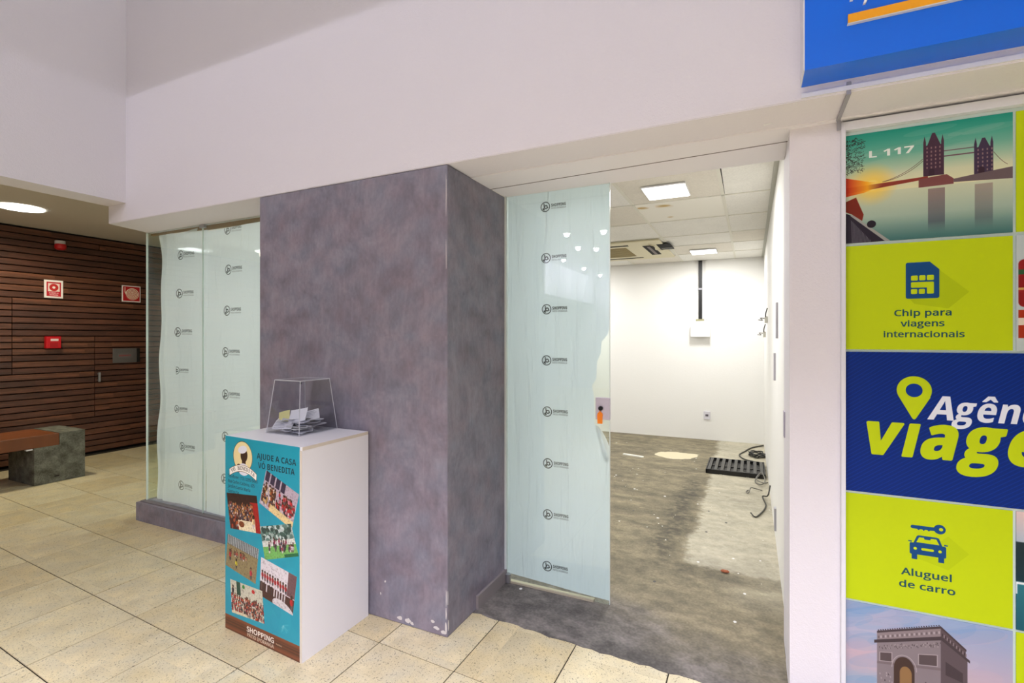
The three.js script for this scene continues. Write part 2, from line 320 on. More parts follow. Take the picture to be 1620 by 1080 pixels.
{
  const marksA = [[-4.087, 2.149], [-4.104, 1.845], [-4.128, 1.539], [-4.136, 1.232, 0.06, -0.01, 0], [-4.136, 0.925, 0.06, 0, 0], [-4.071, 0.629], [-4.104, 0.315]];
  const gA = sheet((t) => -4.452 + 0.03 * t * t + 0.012 * Math.sin(t * 9 + 1) + 0.014 * Math.sin(t * 23), (t) => -3.776, (u) => 2.335 + 0.012 * Math.sin(u * 9), (u) => 0.165,
    (u, t, x) => -2.446 - 0.05 * Math.exp(-u * 12) * (0.6 + 0.4 * Math.sin(t * 6)) - 0.010 * Math.sin(u * 7 + 2.2 * Math.sin(t * 4.0)) - 0.010 * fbm(u * 3 + 4, t * 6, 3) - 0.02 * Math.exp(-Math.pow((u - 0.13 - 0.03 * Math.sin(t * 5)) / 0.035, 2)), 48, 80, [-4.48, -3.76, 0.165, 2.36]);
  solo('paper_sheet', gA, paperMat(paperPrint(-4.48, -3.76, 0.165, 2.36, marksA, 800, 0.075)), 'wrinkled printed paper sheet with a curled loose edge behind shop window glass', 'paper', 'mall paper over the shop glass');
  const marksB = []; for (let i = 0; i < 7; i++) marksB.push([[-3.521, -3.514, -3.528, -3.543, -3.543, -3.543, -3.55][i], [2.30, 2.0, 1.695, 1.385, 1.069, 0.754, 0.44][i]]);
  for (let i = 0; i < 7; i++) marksB.push([-2.95, 2.15 - i * 0.31]);
  const gB = sheet((t) => -3.772, (t) => -2.735, (u) => 2.305 + 0.03 * u, (u) => 0.16,
    (u, t) => -2.44 - 0.008 * fbm(u * 4, t * 5 + 8, 3) - 0.004 * Math.sin(u * 11 + t * 3), 40, 60, [-3.78, -2.73, 0.16, 2.34]);
  solo('paper_sheet', gB, paperMat(paperPrint(-3.78, -2.73, 0.16, 2.34, marksB, 800, 0.075)), 'flat printed paper sheet behind shop window glass beside the cement pillar', 'paper', 'mall paper over the shop glass');
}

// glass door with its paper
{
  const d = struct('door_1', 'frameless glass door leaf of the empty shop covered with printed paper', [-1.04, 0, -2.75]);
  part('pane', box(-1.35, -0.709, 0.004, SY + 0.01, -2.755, -2.745), glass, d);
  part('glass_edge', box(-0.7115, -0.7085, 0.004, SY + 0.01, -2.7555, -2.7445), glassEdge, d);
  part('side_profile', box(-1.362, -1.349, 0.0, SY + 0.012, -2.77, -2.735, 0.003), M(0xd2dad9, 0.4), d);
  const lock = part('lock_plate', box(-0.789, -0.7075, 1.034, 1.157, -2.762, -2.736, 0.004), M(0xc9c2d0, 0.4), d, 'pale lilac metal lock patch');
  part('lock_cylinder', cyl(0.0125, 0.0125, 0.014, [-0.757, 1.098, -2.732], 'z'), M(0x17171b, 0.3, { metalness: 0.5 }), lock);
  part('key_tag', upright([[-0.775, 1.012], [-0.747, 1.012], [-0.747, 1.05], [-0.745, 1.06], [-0.748, 1.072], [-0.757, 1.078], [-0.762, 1.088], [-0.766, 1.078], [-0.774, 1.07], [-0.777, 1.058]], -2.734, -2.729), M(0xff8a00, 0.5), lock, 'orange plastic key tag');
  part('pivot', cyl(0.018, 0.018, 0.05, [-1.335, 0.03, -2.735]), steel, d);
  part('bottom_rail', box(-1.35, -0.80, 0.0, 0.012, -2.765, -2.735), M(0xa8a08a, 0.7), d);
  const marks = [2.268, 1.964, 1.661, 1.358, 1.055, 0.749, 0.447, 0.14].map((y, i) => [[-1.1, -1.096, -1.092, -1.092, -1.088, -1.084, -1.084, -1.088][i], y]);
  const X0 = -1.347, X1 = -0.711, Y0 = 0.02, Y1 = SY + 0.005;
  const out = [[X0, Y0 + 0.03], [-1.1, Y0 + 0.018], [-0.9, Y0 + 0.006], [X1, Y0], [X1, 0.80], [-0.735, 0.86], [-0.775, 0.98], [-0.80, 1.0], [-0.803, 1.16], [-0.815, 1.22], [-0.79, 1.26], [-0.785, 1.36], [-0.765, 1.40], [-0.76, 1.47], [-0.725, 1.51], [X1, 1.56], [X1, Y1], [X0, Y1]];
  const g = uvFit(upright(out, -2.7585, -2.758), X0, X1, Y0, Y1);
  solo('paper_sheet', g, paperMat(paperPrint(X0, X1, Y0, Y1, marks, 840, 0.06)), 'printed paper sheet torn around the lock on the open glass door', 'paper', 'mall paper over the shop glass');
  // the flap that hangs off the tear
  const fl = sheet((t) => -0.80 + 0.055 * t, (t) => -0.775 + 0.062 * Math.min(1, t * 1.3), (u) => 1.0 - 0.01 * u, (u) => 0.79 + 0.02 * u, (u, t) => -2.762 - 0.035 * u * Math.sin(Math.PI * Math.min(1, t * 1.1)), 8, 16, [-0.9, -0.7, 0.7, 1.05]);
  solo('paper_flap', fl, new THREE.MeshPhysicalMaterial({ color: 0xeef0f2, roughness: 0.9, side: THREE.DoubleSide }), 'torn white paper flap curling below the door lock', 'paper');
}

// ------------------------------------------------------------------ empty shop
const RX = 0.165, BZ = -7.84, CY = 2.63;
{
  const X0 = -4.5, X1 = 0.17, Z0 = -7.84, Z1 = -2.26, W = 1536, H = 1836;
  const bits = rng(404), spots = []; for (let i = 0; i < 60; i++) spots.push([-1.9 + 2.0 * bits(), -7.2 + 4.6 * bits(), 0.004 + 0.007 * bits(), bits()]);
  const tex = dataTex(W, H, (px, py) => {
    const x = X0 + (px + 0.5) / W * (X1 - X0), z = Z1 - (py + 0.5) / H * (Z1 - Z0) * 1;
    const zz = z, wob = (fbm(x * 2.1 + 40, zz * 2.1, 3) - 0.5), n1 = fbm(x * 3 + 10, zz * 9, 5), n2 = fbm(x * 14, zz * 20 + 3, 4), n3 = vnoise(x * 120, zz * 120);
    const swirl = fbm(x * 5 + 2.5 * wob * 4, zz * 7 + 60 + 2 * wob, 4);
    let k = 0.86 + 0.30 * (n1 - 0.5) + 0.34 * (n2 - 0.5) + 0.16 * (n3 - 0.5) + 0.2 * (swirl - 0.5);
    let c = [142 * k, 132 * k, 106 * k];
    // paler screed towards the right wall, ending in a ragged edge
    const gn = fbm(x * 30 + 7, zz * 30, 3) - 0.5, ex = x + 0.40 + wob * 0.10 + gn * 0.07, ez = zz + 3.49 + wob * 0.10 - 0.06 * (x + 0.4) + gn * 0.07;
    const paleArea = sm(-0.045, 0.04, ex) * sm(0.03, -0.045, ez) * (0.85 + 0.3 * gn);
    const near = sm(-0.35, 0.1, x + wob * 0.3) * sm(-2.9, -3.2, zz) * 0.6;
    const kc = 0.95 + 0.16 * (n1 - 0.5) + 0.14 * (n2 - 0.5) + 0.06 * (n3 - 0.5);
    const cl = [194 * kc, 188 * kc, 168 * kc], t = Math.max(paleArea, near * (0.35 + 0.7 * (n1)));
    // darker band along the edge of the paler screed
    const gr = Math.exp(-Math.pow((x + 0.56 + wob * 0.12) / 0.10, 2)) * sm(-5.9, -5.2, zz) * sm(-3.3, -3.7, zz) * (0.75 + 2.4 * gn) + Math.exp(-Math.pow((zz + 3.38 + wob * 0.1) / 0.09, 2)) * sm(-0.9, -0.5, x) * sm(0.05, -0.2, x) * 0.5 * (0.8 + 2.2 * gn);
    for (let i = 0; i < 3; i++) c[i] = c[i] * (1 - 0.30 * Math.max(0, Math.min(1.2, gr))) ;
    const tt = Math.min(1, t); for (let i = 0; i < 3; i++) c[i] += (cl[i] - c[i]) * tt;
    // bare grey mortar at the threshold
    const th = sm(-3.0, -2.62, zz + wob * 0.55 + 0.14 * (n2 - 0.5) - 0.18 * sm(-0.9, 0.1, x));
    const kt = 0.78 + 0.55 * (n2 - 0.5) + 0.5 * (swirl - 0.5) + 0.2 * (n3 - 0.5), tc = [124 * kt, 118 * kt, 113 * kt];
    for (let i = 0; i < 3; i++) c[i] += (tc[i] - c[i]) * th;
    // pale spill of plaster near the back wall
    const qx = x + 0.82, qz = zz + 6.62 + 0.25 * qx, q = Math.hypot(qx / 0.27, qz / 0.2) + wob * 1.3 + (n2 - 0.5) * 0.35;
    const sp = sm(1.04, 0.94, q); for (let i = 0; i < 3; i++) c[i] += ([214, 203, 172][i] - c[i]) * sp;
    for (const s of spots) { const dx = x - s[0], dz = zz - s[1]; if (Math.abs(dx) < 0.03 && Math.abs(dz) < 0.03) { const dd = Math.hypot(dx, dz * 0.8); if (dd < s[2]) c = c.map((v) => v + ((s[3] > 0.4 ? 232 : 70) - v) * 0.85); } }
    return c;
  }, true, false);
  const f = struct('floor_shop', 'bare stained concrete floor of the empty shop', [-2, 0, -5]);
  const r = rng(71), edge = []; for (let x = -1.362; x <= 0.146; x += 0.045) edge.push([x, zAt(-2.45, x) + 0.012 + (r() - 0.5) * 0.022]);
  const fit = (g) => uvFit(g, X0, X1, Z1, Z0, 'x', 'z');
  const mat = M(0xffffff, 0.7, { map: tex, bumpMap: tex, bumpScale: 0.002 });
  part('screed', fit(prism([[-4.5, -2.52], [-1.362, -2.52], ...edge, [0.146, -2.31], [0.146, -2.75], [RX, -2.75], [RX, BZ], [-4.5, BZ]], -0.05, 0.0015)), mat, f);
}
{
  const a = struct('wall_shop_right', 'white side wall of the empty shop', [RX, 0, -5]);
  part('plaster', box(RX, 0.333, 0, CY + 0.3, BZ, -2.80), whiteIn, a);
  const b = struct('wall_shop_back', 'white back wall of the empty shop', [-2, 0, BZ]);
  part('plaster', box(-4.6, 0.333, 0, CY + 0.3, BZ - 0.1, BZ), whiteIn, b);
  const c = struct('wall_shop_left', 'white wall between the shop and the side corridor', [-4.5, 0, -5.8]);
  part('plaster', box(-4.6, -4.5, 0, CY + 0.3, BZ, -3.9), whiteIn, c);
  part('header', box(-4.5, -4.4, SY, CY + 0.3, -3.9, -2.46), whiteIn, c);
  const t = struct('trim_2', 'pale angle trim between the shop ceiling and side wall', [RX, CY, -5]);
  part('angle', box(RX - 0.028, RX, CY - 0.004, CY + 0.004, BZ, -2.78), M(0xb5b5ab, 0.6), t);
}
{
  const c = struct('ceiling_shop', 'white tiled suspended ceiling of the empty shop', [-2, CY, -5]);
  part('void', box(-4.5, RX, CY + 0.28, CY + 0.3, BZ, -2.76), darkVoid, c);
  const xs = [RX, -0.2, -0.915, -1.63, -2.345, -3.06, -3.775, -4.5], zs = [-2.76, -3.6, -4.33, -5.07, -5.86, -6.49, -7.17, BZ];
  const tileT = dataTex(256, 256, (x, y) => { const k = 0.965 + 0.05 * (vnoise(x / 2, y / 2) - 0.5) + 0.04 * (fbm(x / 60, y / 60, 3) - 0.5); return [238 * k, 236 * k, 229 * k]; });
  const mA = M(0xffffff, 0.85, { map: tileT }), mB = M(0xf6f2ec, 0.85, { map: tileT });
  const stained = canvasTex(512, 512, (g) => {
    g.fillStyle = '#ebe8de'; g.fillRect(0, 0, 512, 512); const r = rng(3);
    for (const [cx, cy, s] of [[34, 92, 46], [165, 95, 56], [165, 395, 22]]) { for (let i = 0; i < 40; i++) { g.fillStyle = `rgba(176,140,70,${0.03 + 0.04 * r()})`; g.beginPath(); g.ellipse(cx + (r() - 0.5) * s, cy + (r() - 0.5) * s * 0.6, s * (0.3 + 0.5 * r()), s * (0.2 + 0.35 * r()), r(), 0, 7); g.fill(); } }
  });
  for (let i = 0; i + 1 < xs.length; i++) for (let k = 0; k + 1 < zs.length; k++) {
    const g = box(xs[i + 1] + 0.011, xs[i] - 0.011, CY + 0.004, CY + 0.016, zs[k + 1] + 0.011, zs[k] - 0.011);
    let m = (i * 3 + k) % 4 ? mA : mB;
    if (i === 1 && k === 2) { uvFit(g, xs[i + 1], xs[i], zs[k + 1], zs[k], 'x', 'z'); m = M(0xffffff, 0.85, { map: stained }); }
    if (i === 0 && k === 1) { g.translate(0.02, 0, 4.0); g.rotateY(0.008); g.translate(-0.014, 0, -4.0); }
    part('ceiling_tile', g, m, c);
  }
  const teeM = M(0xdbd8cb, 0.6);
  for (let i = 1; i + 1 < xs.length; i++) part('tee_bar', box(xs[i] - 0.012, xs[i] + 0.012, CY, CY + 0.006, BZ, -2.77), teeM, c);
  for (let k = 1; k + 1 < zs.length; k++) part('tee_bar', box(-4.5, RX - 0.03, CY, CY + 0.0055, zs[k] - 0.010, zs[k] + 0.010), teeM, c);
}
// shop light panels
const panelGlow = new THREE.MeshStandardMaterial({ color: 0xffffff, emissive: new THREE.Color(1, 0.99, 0.95), emissiveIntensity: 2.5, roughness: 0.6 });
function shopPanel(x0, x1, z0, z1, label) {
  const cx = (x0 + x1) / 2, cz = (z0 + z1) / 2;
  const t = thing('ceiling_light', label, 'light', [cx, CY - 0.012, cz], 'square ceiling light panels in the empty shop');
  part('frame', box(x0 - 0.008, x1 + 0.008, CY - 0.012, CY - 0.001, z0 - 0.008, z1 + 0.008, 0.002), whitePlastic, t);
  part('diffuser', box(x0, x1, CY - 0.015, CY - 0.012, z0, z1), panelGlow, t);
  const l = new THREE.RectAreaLight(new THREE.Color(...SHOP_TINT), SHOP_PANEL, x1 - x0, z1 - z0);
  l.rotation.x = -Math.PI / 2; l.position.set(0, -0.006, 0); t.add(l);
}
shopPanel(-0.745, -0.437, -4.17, -3.83, 'square glowing ceiling panel nearer the shop doorway');
shopPanel(-0.711, -0.405, -7.15, -6.83, 'square glowing ceiling panel near the back wall of the shop');
for (const [x, z] of [[-2.6, -4.0], [-2.6, -7.0], [-3.8, -4.0]]) shopPanel(x - 0.15, x + 0.15, z - 0.16, z + 0.16, 'square glowing ceiling panel deep inside the shop behind the pillar');

// air conditioning cassette
{
  const t = thing('air_conditioner', 'cream ceiling air-conditioning cassette with open grille and missing covers', 'air conditioner', [-1.44, CY - 0.02, -6.53]);
  const cream = M(0xd8d0b0, 0.6), y0 = CY - 0.022, y1 = CY - 0.002;
  part('panel', box(-1.93, -0.945, y0, y1, -7.19, -5.87, 0.006), cream, t);
  const gr = part('intake_grille', box(-1.85, -1.40, y0 - 0.004, y0, -6.86, -6.2), M(0x8f7f52, 0.8), t, 'brown dusty intake grille');
  for (let i = 0; i < 9; i++) part('louvre', box(-1.85, -1.40, y0 - 0.009, y0 - 0.003, -6.84 + i * 0.075, -6.82 + i * 0.075), M(0xa89a70, 0.7), gr);
  for (const [z0, z1] of [[-6.09, -6.03], [-7.05, -7.0]]) part('air_slot', box(-1.85, -1.34, y0 - 0.003, y0 + 0.001, z0, z1), darkVoid, t, 'black air outlet slot');
  part('air_slot', box(-1.19, -1.07, y0 - 0.003, y0 + 0.001, -6.85, -6.15), darkVoid, t, 'black air outlet slot');
  part('vane', box(-1.145, -1.11, y0 - 0.008, y0 - 0.002, -6.8, -6.2), M(0x6e625e, 0.6), t);
  part('corner_opening', box(-1.02, -0.86, y0 - 0.003, y0 + 0.001, -6.5, -6.12), darkVoid, t, 'uncovered dark corner');
  part('corner_lip', box(-1.0, -0.87, y0 - 0.008, y0 - 0.002, -6.42, -6.37), M(0x6d6a66, 0.6), t);
  part('cable', tube([[-1.1, y0 - 0.004, -6.06], [-1.04, y0 - 0.02, -6.1], [-1.05, y0 - 0.03, -6.3], [-1.0, y0 - 0.01, -6.5]], 0.006, 20), cream, t);
}
// back wall fittings
{
  const b = thing('junction_box', 'white junction box on the shop back wall below a black cable duct', 'box', [-0.668, 1.506, BZ]);
  part('body', box(-0.79, -0.545, 1.515, 1.73, BZ, BZ + 0.075, 0.01), whitePlastic, b);
  part('cover', box(-0.80, -0.535, 1.506, 1.738, BZ + 0.075, BZ + 0.09, 0.008), whitePlastic, b);
  part('gland', box(-0.73, -0.62, 1.738, 1.77, BZ, BZ + 0.05), M(0x8d8a6a, 0.7), b);
  const d = thing('cable_duct', 'black vertical cable duct hanging from ceiling above the junction box', 'cable duct', [-0.67, 1.77, BZ]);
  part('channel', box(-0.695, -0.645, 1.77, CY, BZ, BZ + 0.03), blackPlastic, d);
  part('strap', box(-0.70, -0.64, 2.2, 2.225, BZ, BZ + 0.034), greyPlastic, d);
  part('conduit', box(-0.60, -0.575, 1.772, CY, BZ, BZ + 0.02), whiteIn, d);
  const o = thing('wall_socket', 'small white power socket low on the shop back wall', 'socket', [-0.585, 0.3, BZ]);
  part('plate', box(-0.625, -0.535, 0.30, 0.42, BZ, BZ + 0.012, 0.004), M(0xd5d3da, 0.4), o);
  part('insert', box(-0.60, -0.56, 0.345, 0.375, BZ + 0.012, BZ + 0.015), M(0x5a5660, 0.5), o);
}
// side wall fittings
{
  for (const [z, y, l] of [[-6.1, 1.655, 'small electrical box with loose wires high on the shop side wall'], [-6.9, 1.50, 'small electrical box lower and farther back on the shop side wall']]) {
    const t = thing('electrical_box', l, 'electrical box', [RX, y, z]);
    part('back_box', box(RX - 0.03, RX, y, y + 0.07, z - 0.05, z + 0.05, 0.004), M(0xc5c3b8, 0.6), t);
    part('wire', tube([[RX - 0.03, y + 0.05, z], [RX - 0.07, y + 0.055, z - 0.03], [RX - 0.05, y + 0.03, z + 0.02], [RX - 0.09, y + 0.035, z]], 0.005, 24), M(0x55534e, 0.6), t);
    part('wire', tube([[RX - 0.02, y + 0.05, z + 0.04], [RX - 0.02, y + 0.1, z + 0.06], [RX - 0.005, y + 0.16, z + 0.07]], 0.006, 16), M(0x3a3836, 0.6), t);
  }
  const strip = (z, y0, y1, w, l, tilt) => {
    const g = uvMetres(new THREE.BoxGeometry(0.014, y1 - y0, w)); if (tilt) g.rotateX(tilt); g.translate(RX - 0.007, (y0 + y1) / 2, z);
    solo('conduit_cover', g, M(0xa9a8ad, 0.5), l, 'conduit cover');
  };
  strip(-3.80, 1.49, 1.73, 0.05, 'grey conduit cover at eye height on the shop side wall', 0.05);
  strip(-4.15, 1.18, 1.38, 0.04, 'thin grey conduit cover in the middle of the shop side wall');
  strip(-4.06, 0.11, 0.27, 0.05, 'grey conduit cover just above the concrete floor on the shop side wall');
  const sp = thing('strike_plate', 'lilac grey lock strike plate on the shop door jamb', 'strike plate', [0.145, 1.018, -2.72]);
  part('plate', box(0.141, 0.148, 1.018, 1.141, -2.745, -2.69, 0.002), M(0xaaa5b5, 0.4), sp);
}
// plastic pallet
{
  const t = thing('plastic_pallet', 'low black plastic slatted pallet on the shop floor by the wall', 'pallet', [-0.16, 0, -6.2]);
  const x0 = -0.45, x1 = 0.135, z0 = -6.5, z1 = -5.9, slatSheenM = M(0x3c3c3a, 0.4);  // slats greyer than the black rails: sheen on the plastic put into the colour
  for (const z of [z0 + 0.02, (z0 + z1) / 2]) part('runner', box(x0, x1, 0.002, 0.028, z - 0.02, z + 0.02), blackPlastic, t);
  const fr = [[x0, 0.0015], [x0 + 0.135, 0.0015], [x0 + 0.145, 0.014], [x0 + 0.16, 0.014], [x0 + 0.17, 0.0015], [x0 + 0.4, 0.0015], [x0 + 0.41, 0.014], [x0 + 0.425, 0.014], [x0 + 0.435, 0.0015], [x1, 0.0015], [x1, 0.048], [x0, 0.048]];
  part('front_rail', upright(fr, z1 - 0.018, z1), blackPlastic, t);
  part('back_rail', upright(fr, z0, z0 + 0.014), blackPlastic, t);
  for (let i = 0; i < 9; i++) { const x = x0 + 0.016 + i * 0.0655; part('slat', box(x, Math.min(x + 0.034, x1), 0.034, 0.05, z0 + 0.012, z1 - 0.016, 0.003), slatSheenM, t); }
  part('base', box(x0 + 0.012, x1 - 0.006, 0.002, 0.02, z0 + 0.014, z1 - 0.018), blackPlastic, t);
  part('side_rail', box(x0, x0 + 0.012, 0.002, 0.048, z0, z1), blackPlastic, t);
  part('side_rail', box(x1 - 0.006, x1 + 0.006, 0.002, 0.048, z0, z1), blackPlastic, t);
}
// loose wires
{
  const dark = M(0x3d3c36, 0.6), grey = M(0x74726a, 0.6);
  solo('loose_cable', mergeGeometries([tube([[0.155, 0.012, -7.7], [0.08, 0.01, -7.6], [0.0, 0.012, -7.45], [-0.07, 0.01, -7.2], [-0.13, 0.01, -6.95], [-0.06, 0.01, -6.72], [0.1, 0.012, -6.6]], 0.009, 60)]), dark, 'thin dark cable looping from the shop corner towards the pallet', 'cable');
  const coil = []; for (let i = 0; i <= 60; i++) { const a = i / 60 * Math.PI * 7, rr = 0.085 + 0.02 * Math.sin(i * 1.7); coil.push([0.07 + rr * Math.cos(a) * 0.9, 0.012 + i * 0.0006, -7.02 + rr * Math.sin(a) * 1.5]); }
  solo('cable_coil', tube(coil, 0.008, 200), M(0x2e2e2c, 0.5), 'small dark coil of cable on the floor behind the pallet', 'cable');
  solo('loose_wire', tube([[0.15, 0.06, -5.55], [0.12, 0.04, -5.6], [0.05, 0.03, -5.80], [0.10, 0.075, -5.87], [0.13, 0.03, -5.7], [0.09, 0.02, -5.6], [0.04, 0.012, -5.75], [0.09, 0.06, -5.88]], 0.006, 70), grey, 'tangled pale wire beside the corner of the pallet', 'wire');
  solo('loose_wire', tube([[0.16, 0.14, -5.15], [0.14, 0.06, -5.1], [0.1, 0.02, -5.2], [0.12, 0.012, -4.95], [0.08, 0.012, -4.72], [0.03, 0.01, -4.6], [0.0, 0.02, -4.66]], 0.006, 60), dark, 'bent dark wire on the floor along the shop side wall', 'wire');
  solo('loose_wire', tube([[0.10, 0.012, -5.42], [0.03, 0.03, -5.40], [0.0, 0.05, -5.33], [-0.02, 0.015, -5.27], [-0.04, 0.01, -5.33], [-0.02, 0.012, -5.38]], 0.005, 40), grey, 'short curly wire beside the bent dark wire', 'wire');
  solo('floor_strip', new THREE.BoxGeometry(0.27, 0.014, 0.035).rotateY(-0.22).translate(-1.34, 0.0085, -6.35), M(0xf0efe6, 0.5), 'short white plastic strip lying on the concrete floor', 'strip');
  solo('brick_shard', new THREE.DodecahedronGeometry(0.02).scale(1.4, 0.5, 0.8).translate(-0.148, 0.0115, -3.443), M(0x9a5a3c, 0.9), 'small reddish brick shard on the concrete floor', 'shard');
  const r = rng(88), flakes = []; for (let i = 0; i < 46; i++) { const s = 0.004 + 0.007 * r(); const g = new THREE.TetrahedronGeometry(s).scale(1, 0.4, 1).rotateY(r() * 6); g.translate(-1.7 + 1.85 * r(), 0.0015 + s * 0.13, -3.0 - 2.8 * r()); flakes.push(g); }
  solo('debris', mergeGeometries(flakes), M(0xece9de, 0.9), 'tiny white plaster flakes scattered over the concrete floor', 'debris', null, 'stuff');
}

// ------------------------------------------------------------------ travel agency window on the far side of the white pillar
const PZ = -2.366;
{
  const w = struct('window_2', 'white framed shop window of the travel agency filled with posters', [1.2, 0, PZ]);
  part('backing', box(0.333, 6.3, 0, SY, -2.7, -2.372), M(0xe4e6ea, 0.6), w);
  part('frame_post', box(0.322, 0.3375, 0, SY - 0.03, -2.372, -2.338, 0.002), alu, w);
  part('frame_rail', box(0.322, 6.3, SY - 0.052, SY - 0.018, -2.372, -2.342, 0.002), alu, w);
  part('pane', box(0.338, 6.3, 0.0, SY - 0.052, -2.3715, -2.3695), glass, w);
}
const posterBox = (x0, x1, y0, y1) => uvFit(box(x0, x1, y0, y1, PZ - 0.003, PZ), x0, x1, y0, y1);
const printMat = (t) => new THREE.MeshPhysicalMaterial({ color: 0xffffff, roughness: 0.5, specularIntensity: 0.35, map: t });
function poster(name, x0, x1, y0, y1, label, ppm, draw) {
  const t = canvasTex(Math.round((x1 - x0) * ppm), Math.round((y1 - y0) * ppm), (g, w, h) => { const X = (x) => (x - x0) * ppm, Y = (y) => (y1 - y) * ppm; draw(g, w, h, X, Y, ppm); });
  return solo(name, posterBox(x0, x1, y0, y1), printMat(t), label, 'poster');
}
const LIME = '#bcd00e', NAVY = '#12477e', INK = '#1d4a55';
const poly = (g, pts) => { g.beginPath(); pts.forEach((p, i) => (i ? g.lineTo(...p) : g.moveTo(...p))); g.closePath(); g.fill(); };
const fitText = (g, s, x0, x1, y, size, font = 'sans-serif', weight = '') => { g.save(); g.font = `${weight} ${size}px ${font}`; g.textAlign = 'left'; g.textBaseline = 'alphabetic'; const w = g.measureText(s).width; g.translate(x0, y); g.scale((x1 - x0) / w, 1); g.fillText(s, 0, 0); if (!weight) { g.strokeStyle = g.fillStyle; g.lineWidth = size * 0.045; g.strokeText(s, 0, 0); } g.restore(); };
const C0 = 0.340, C1 = 0.839, D0 = 0.848, D1 = 1.347;
poster('bridge_poster', C0, C1, 1.866, 2.293, 'sunset photo poster of a river bridge with two towers, marked L 117', 1500, (g, w, h, X, Y, k) => {
  let gr = g.createLinearGradient(0, 0, 0, Y(2.06)); gr.addColorStop(0, '#1f8f7c'); gr.addColorStop(0.4, '#6fae98'); gr.addColorStop(0.75, '#cfd3b0'); gr.addColorStop(1, '#dfdcae'); g.fillStyle = gr; g.fillRect(0, 0, w, Y(2.06));
  gr = g.createLinearGradient(0, Y(2.06), 0, h); gr.addColorStop(0, '#c9cfae'); gr.addColorStop(0.5, '#a3b8a4'); gr.addColorStop(1, '#3f6d6a'); g.fillStyle = gr; g.fillRect(0, Y(2.06), w, h);
  const r = rng(17);
  for (let i = 0; i < 14; i++) { g.fillStyle = `rgba(${i % 2 ? '225,205,190' : '60,150,130'},0.10)`; g.beginPath(); g.ellipse(r() * w, r() * Y(2.15), 120, 18, -0.1, 0, 7); g.fill(); }
  gr = g.createRadialGradient(X(0.43), Y(2.085), 4, X(0.425), Y(2.09), 130); gr.addColorStop(0, 'rgba(255,245,180,1)'); gr.addColorStop(0.25, 'rgba(250,205,70,0.75)'); gr.addColorStop(1, 'rgba(250,190,60,0)'); g.fillStyle = gr; g.fillRect(0, 0, w, h);
  // reflections printed in the water
  for (const [x0, x1, a] of [[0.60, 0.65, 0.55], [0.735, 0.785, 0.4]]) { const q = g.createLinearGradient(0, Y(2.05), 0, Y(1.885)); q.addColorStop(0, `rgba(110,70,80,${a})`); q.addColorStop(0.75, `rgba(60,60,75,${a})`); q.addColorStop(1, 'rgba(60,80,85,0)'); g.fillStyle = q; g.fillRect(X(x0), Y(2.05), X(x1) - X(x0), Y(1.885) - Y(2.05)); }
  g.strokeStyle = 'rgba(90,60,60,0.9)'; g.lineWidth = 2.5; for (const o of [0, 0.008]) { g.beginPath(); g.moveTo(X(0.585), Y(2.165 - o)); g.quadraticCurveTo(X(0.53), Y(2.11 - o), X(0.46), Y(2.095)); g.stroke(); }
  g.beginPath(); g.moveTo(X(0.787), Y(2.16)); g.quadraticCurveTo(X(0.81), Y(2.12), X(0.825), Y(2.11)); g.stroke();
  g.fillStyle = '#8d3a2c'; poly(g, [[X(0.34), Y(2.085)], [X(0.60), Y(2.098)], [X(0.60), Y(2.088)], [X(0.34), Y(2.062)]]);
  gr = g.createLinearGradient(X(0.34), 0, X(0.46), 0); gr.addColorStop(0, 'rgba(190,40,20,0.95)'); gr.addColorStop(0.6, 'rgba(245,170,30,0.9)'); gr.addColorStop(1, 'rgba(250,220,90,0)'); g.fillStyle = gr; poly(g, [[X(0.34), Y(2.125)], [X(0.42), Y(2.1)], [X(0.47), Y(2.097)], [X(0.47), Y(2.085)], [X(0.40), Y(2.06)], [X(0.34), Y(2.05)]]);
  g.fillStyle = '#6b4c57'; g.fillRect(X(0.647), Y(2.187), X(0.735) - X(0.647), 5); g.fillRect(X(0.647), Y(2.168), X(0.735) - X(0.647), 7);
  const tower = (x0, x1, base, eave, top, col) => {
    g.fillStyle = col; g.fillRect(X(x0), Y(eave), X(x1) - X(x0), Y(base) - Y(eave)); const m = (x0 + x1) / 2;
    poly(g, [[X(x0 + 0.012), Y(eave)], [X(m - 0.004), Y(top)], [X(m + 0.004), Y(top)], [X(x1 - 0.010), Y(eave)]]);
    for (const s of [x0, x1 - 0.008]) { g.fillRect(X(s), Y(eave + 0.012), 12, 20); poly(g, [[X(s), Y(eave + 0.012)], [X(s + 0.004), Y(eave + 0.036)], [X(s + 0.008), Y(eave + 0.012)]]); }
    g.fillStyle = 'rgba(205,165,150,0.5)'; for (let a = 0; a < 4; a++) for (let b = 0; b < 6; b++) g.fillRect(X(x0) + 14 + a * 19, Y(eave) + 10 + b * 22, 6, 11);
    g.fillStyle = '#3a2733'; g.beginPath(); g.arc(X(m - 0.006), Y(base + 0.018), 13, Math.PI, 0); g.fill(); g.fillRect(X(m - 0.006) - 13, Y(base + 0.018), 26, 24);
  };
  tower(0.586, 0.647, 2.098, 2.213, 2.258, '#47303f'); tower(0.733, 0.786, 2.085, 2.183, 2.215, '#43354a');
  g.fillStyle = '#7d4a48'; poly(g, [[X(0.572), Y(2.09)], [X(0.655), Y(2.098)], [X(0.675), Y(2.08)], [X(0.675), Y(2.06)], [X(0.572), Y(2.058)]]);
  g.fillStyle = '#6a5a5c'; poly(g, [[X(0.675), Y(2.078)], [X(0.76), Y(2.09)], [X(0.839), Y(2.10)], [X(0.839), Y(2.058)], [X(0.675), Y(2.066)]]);
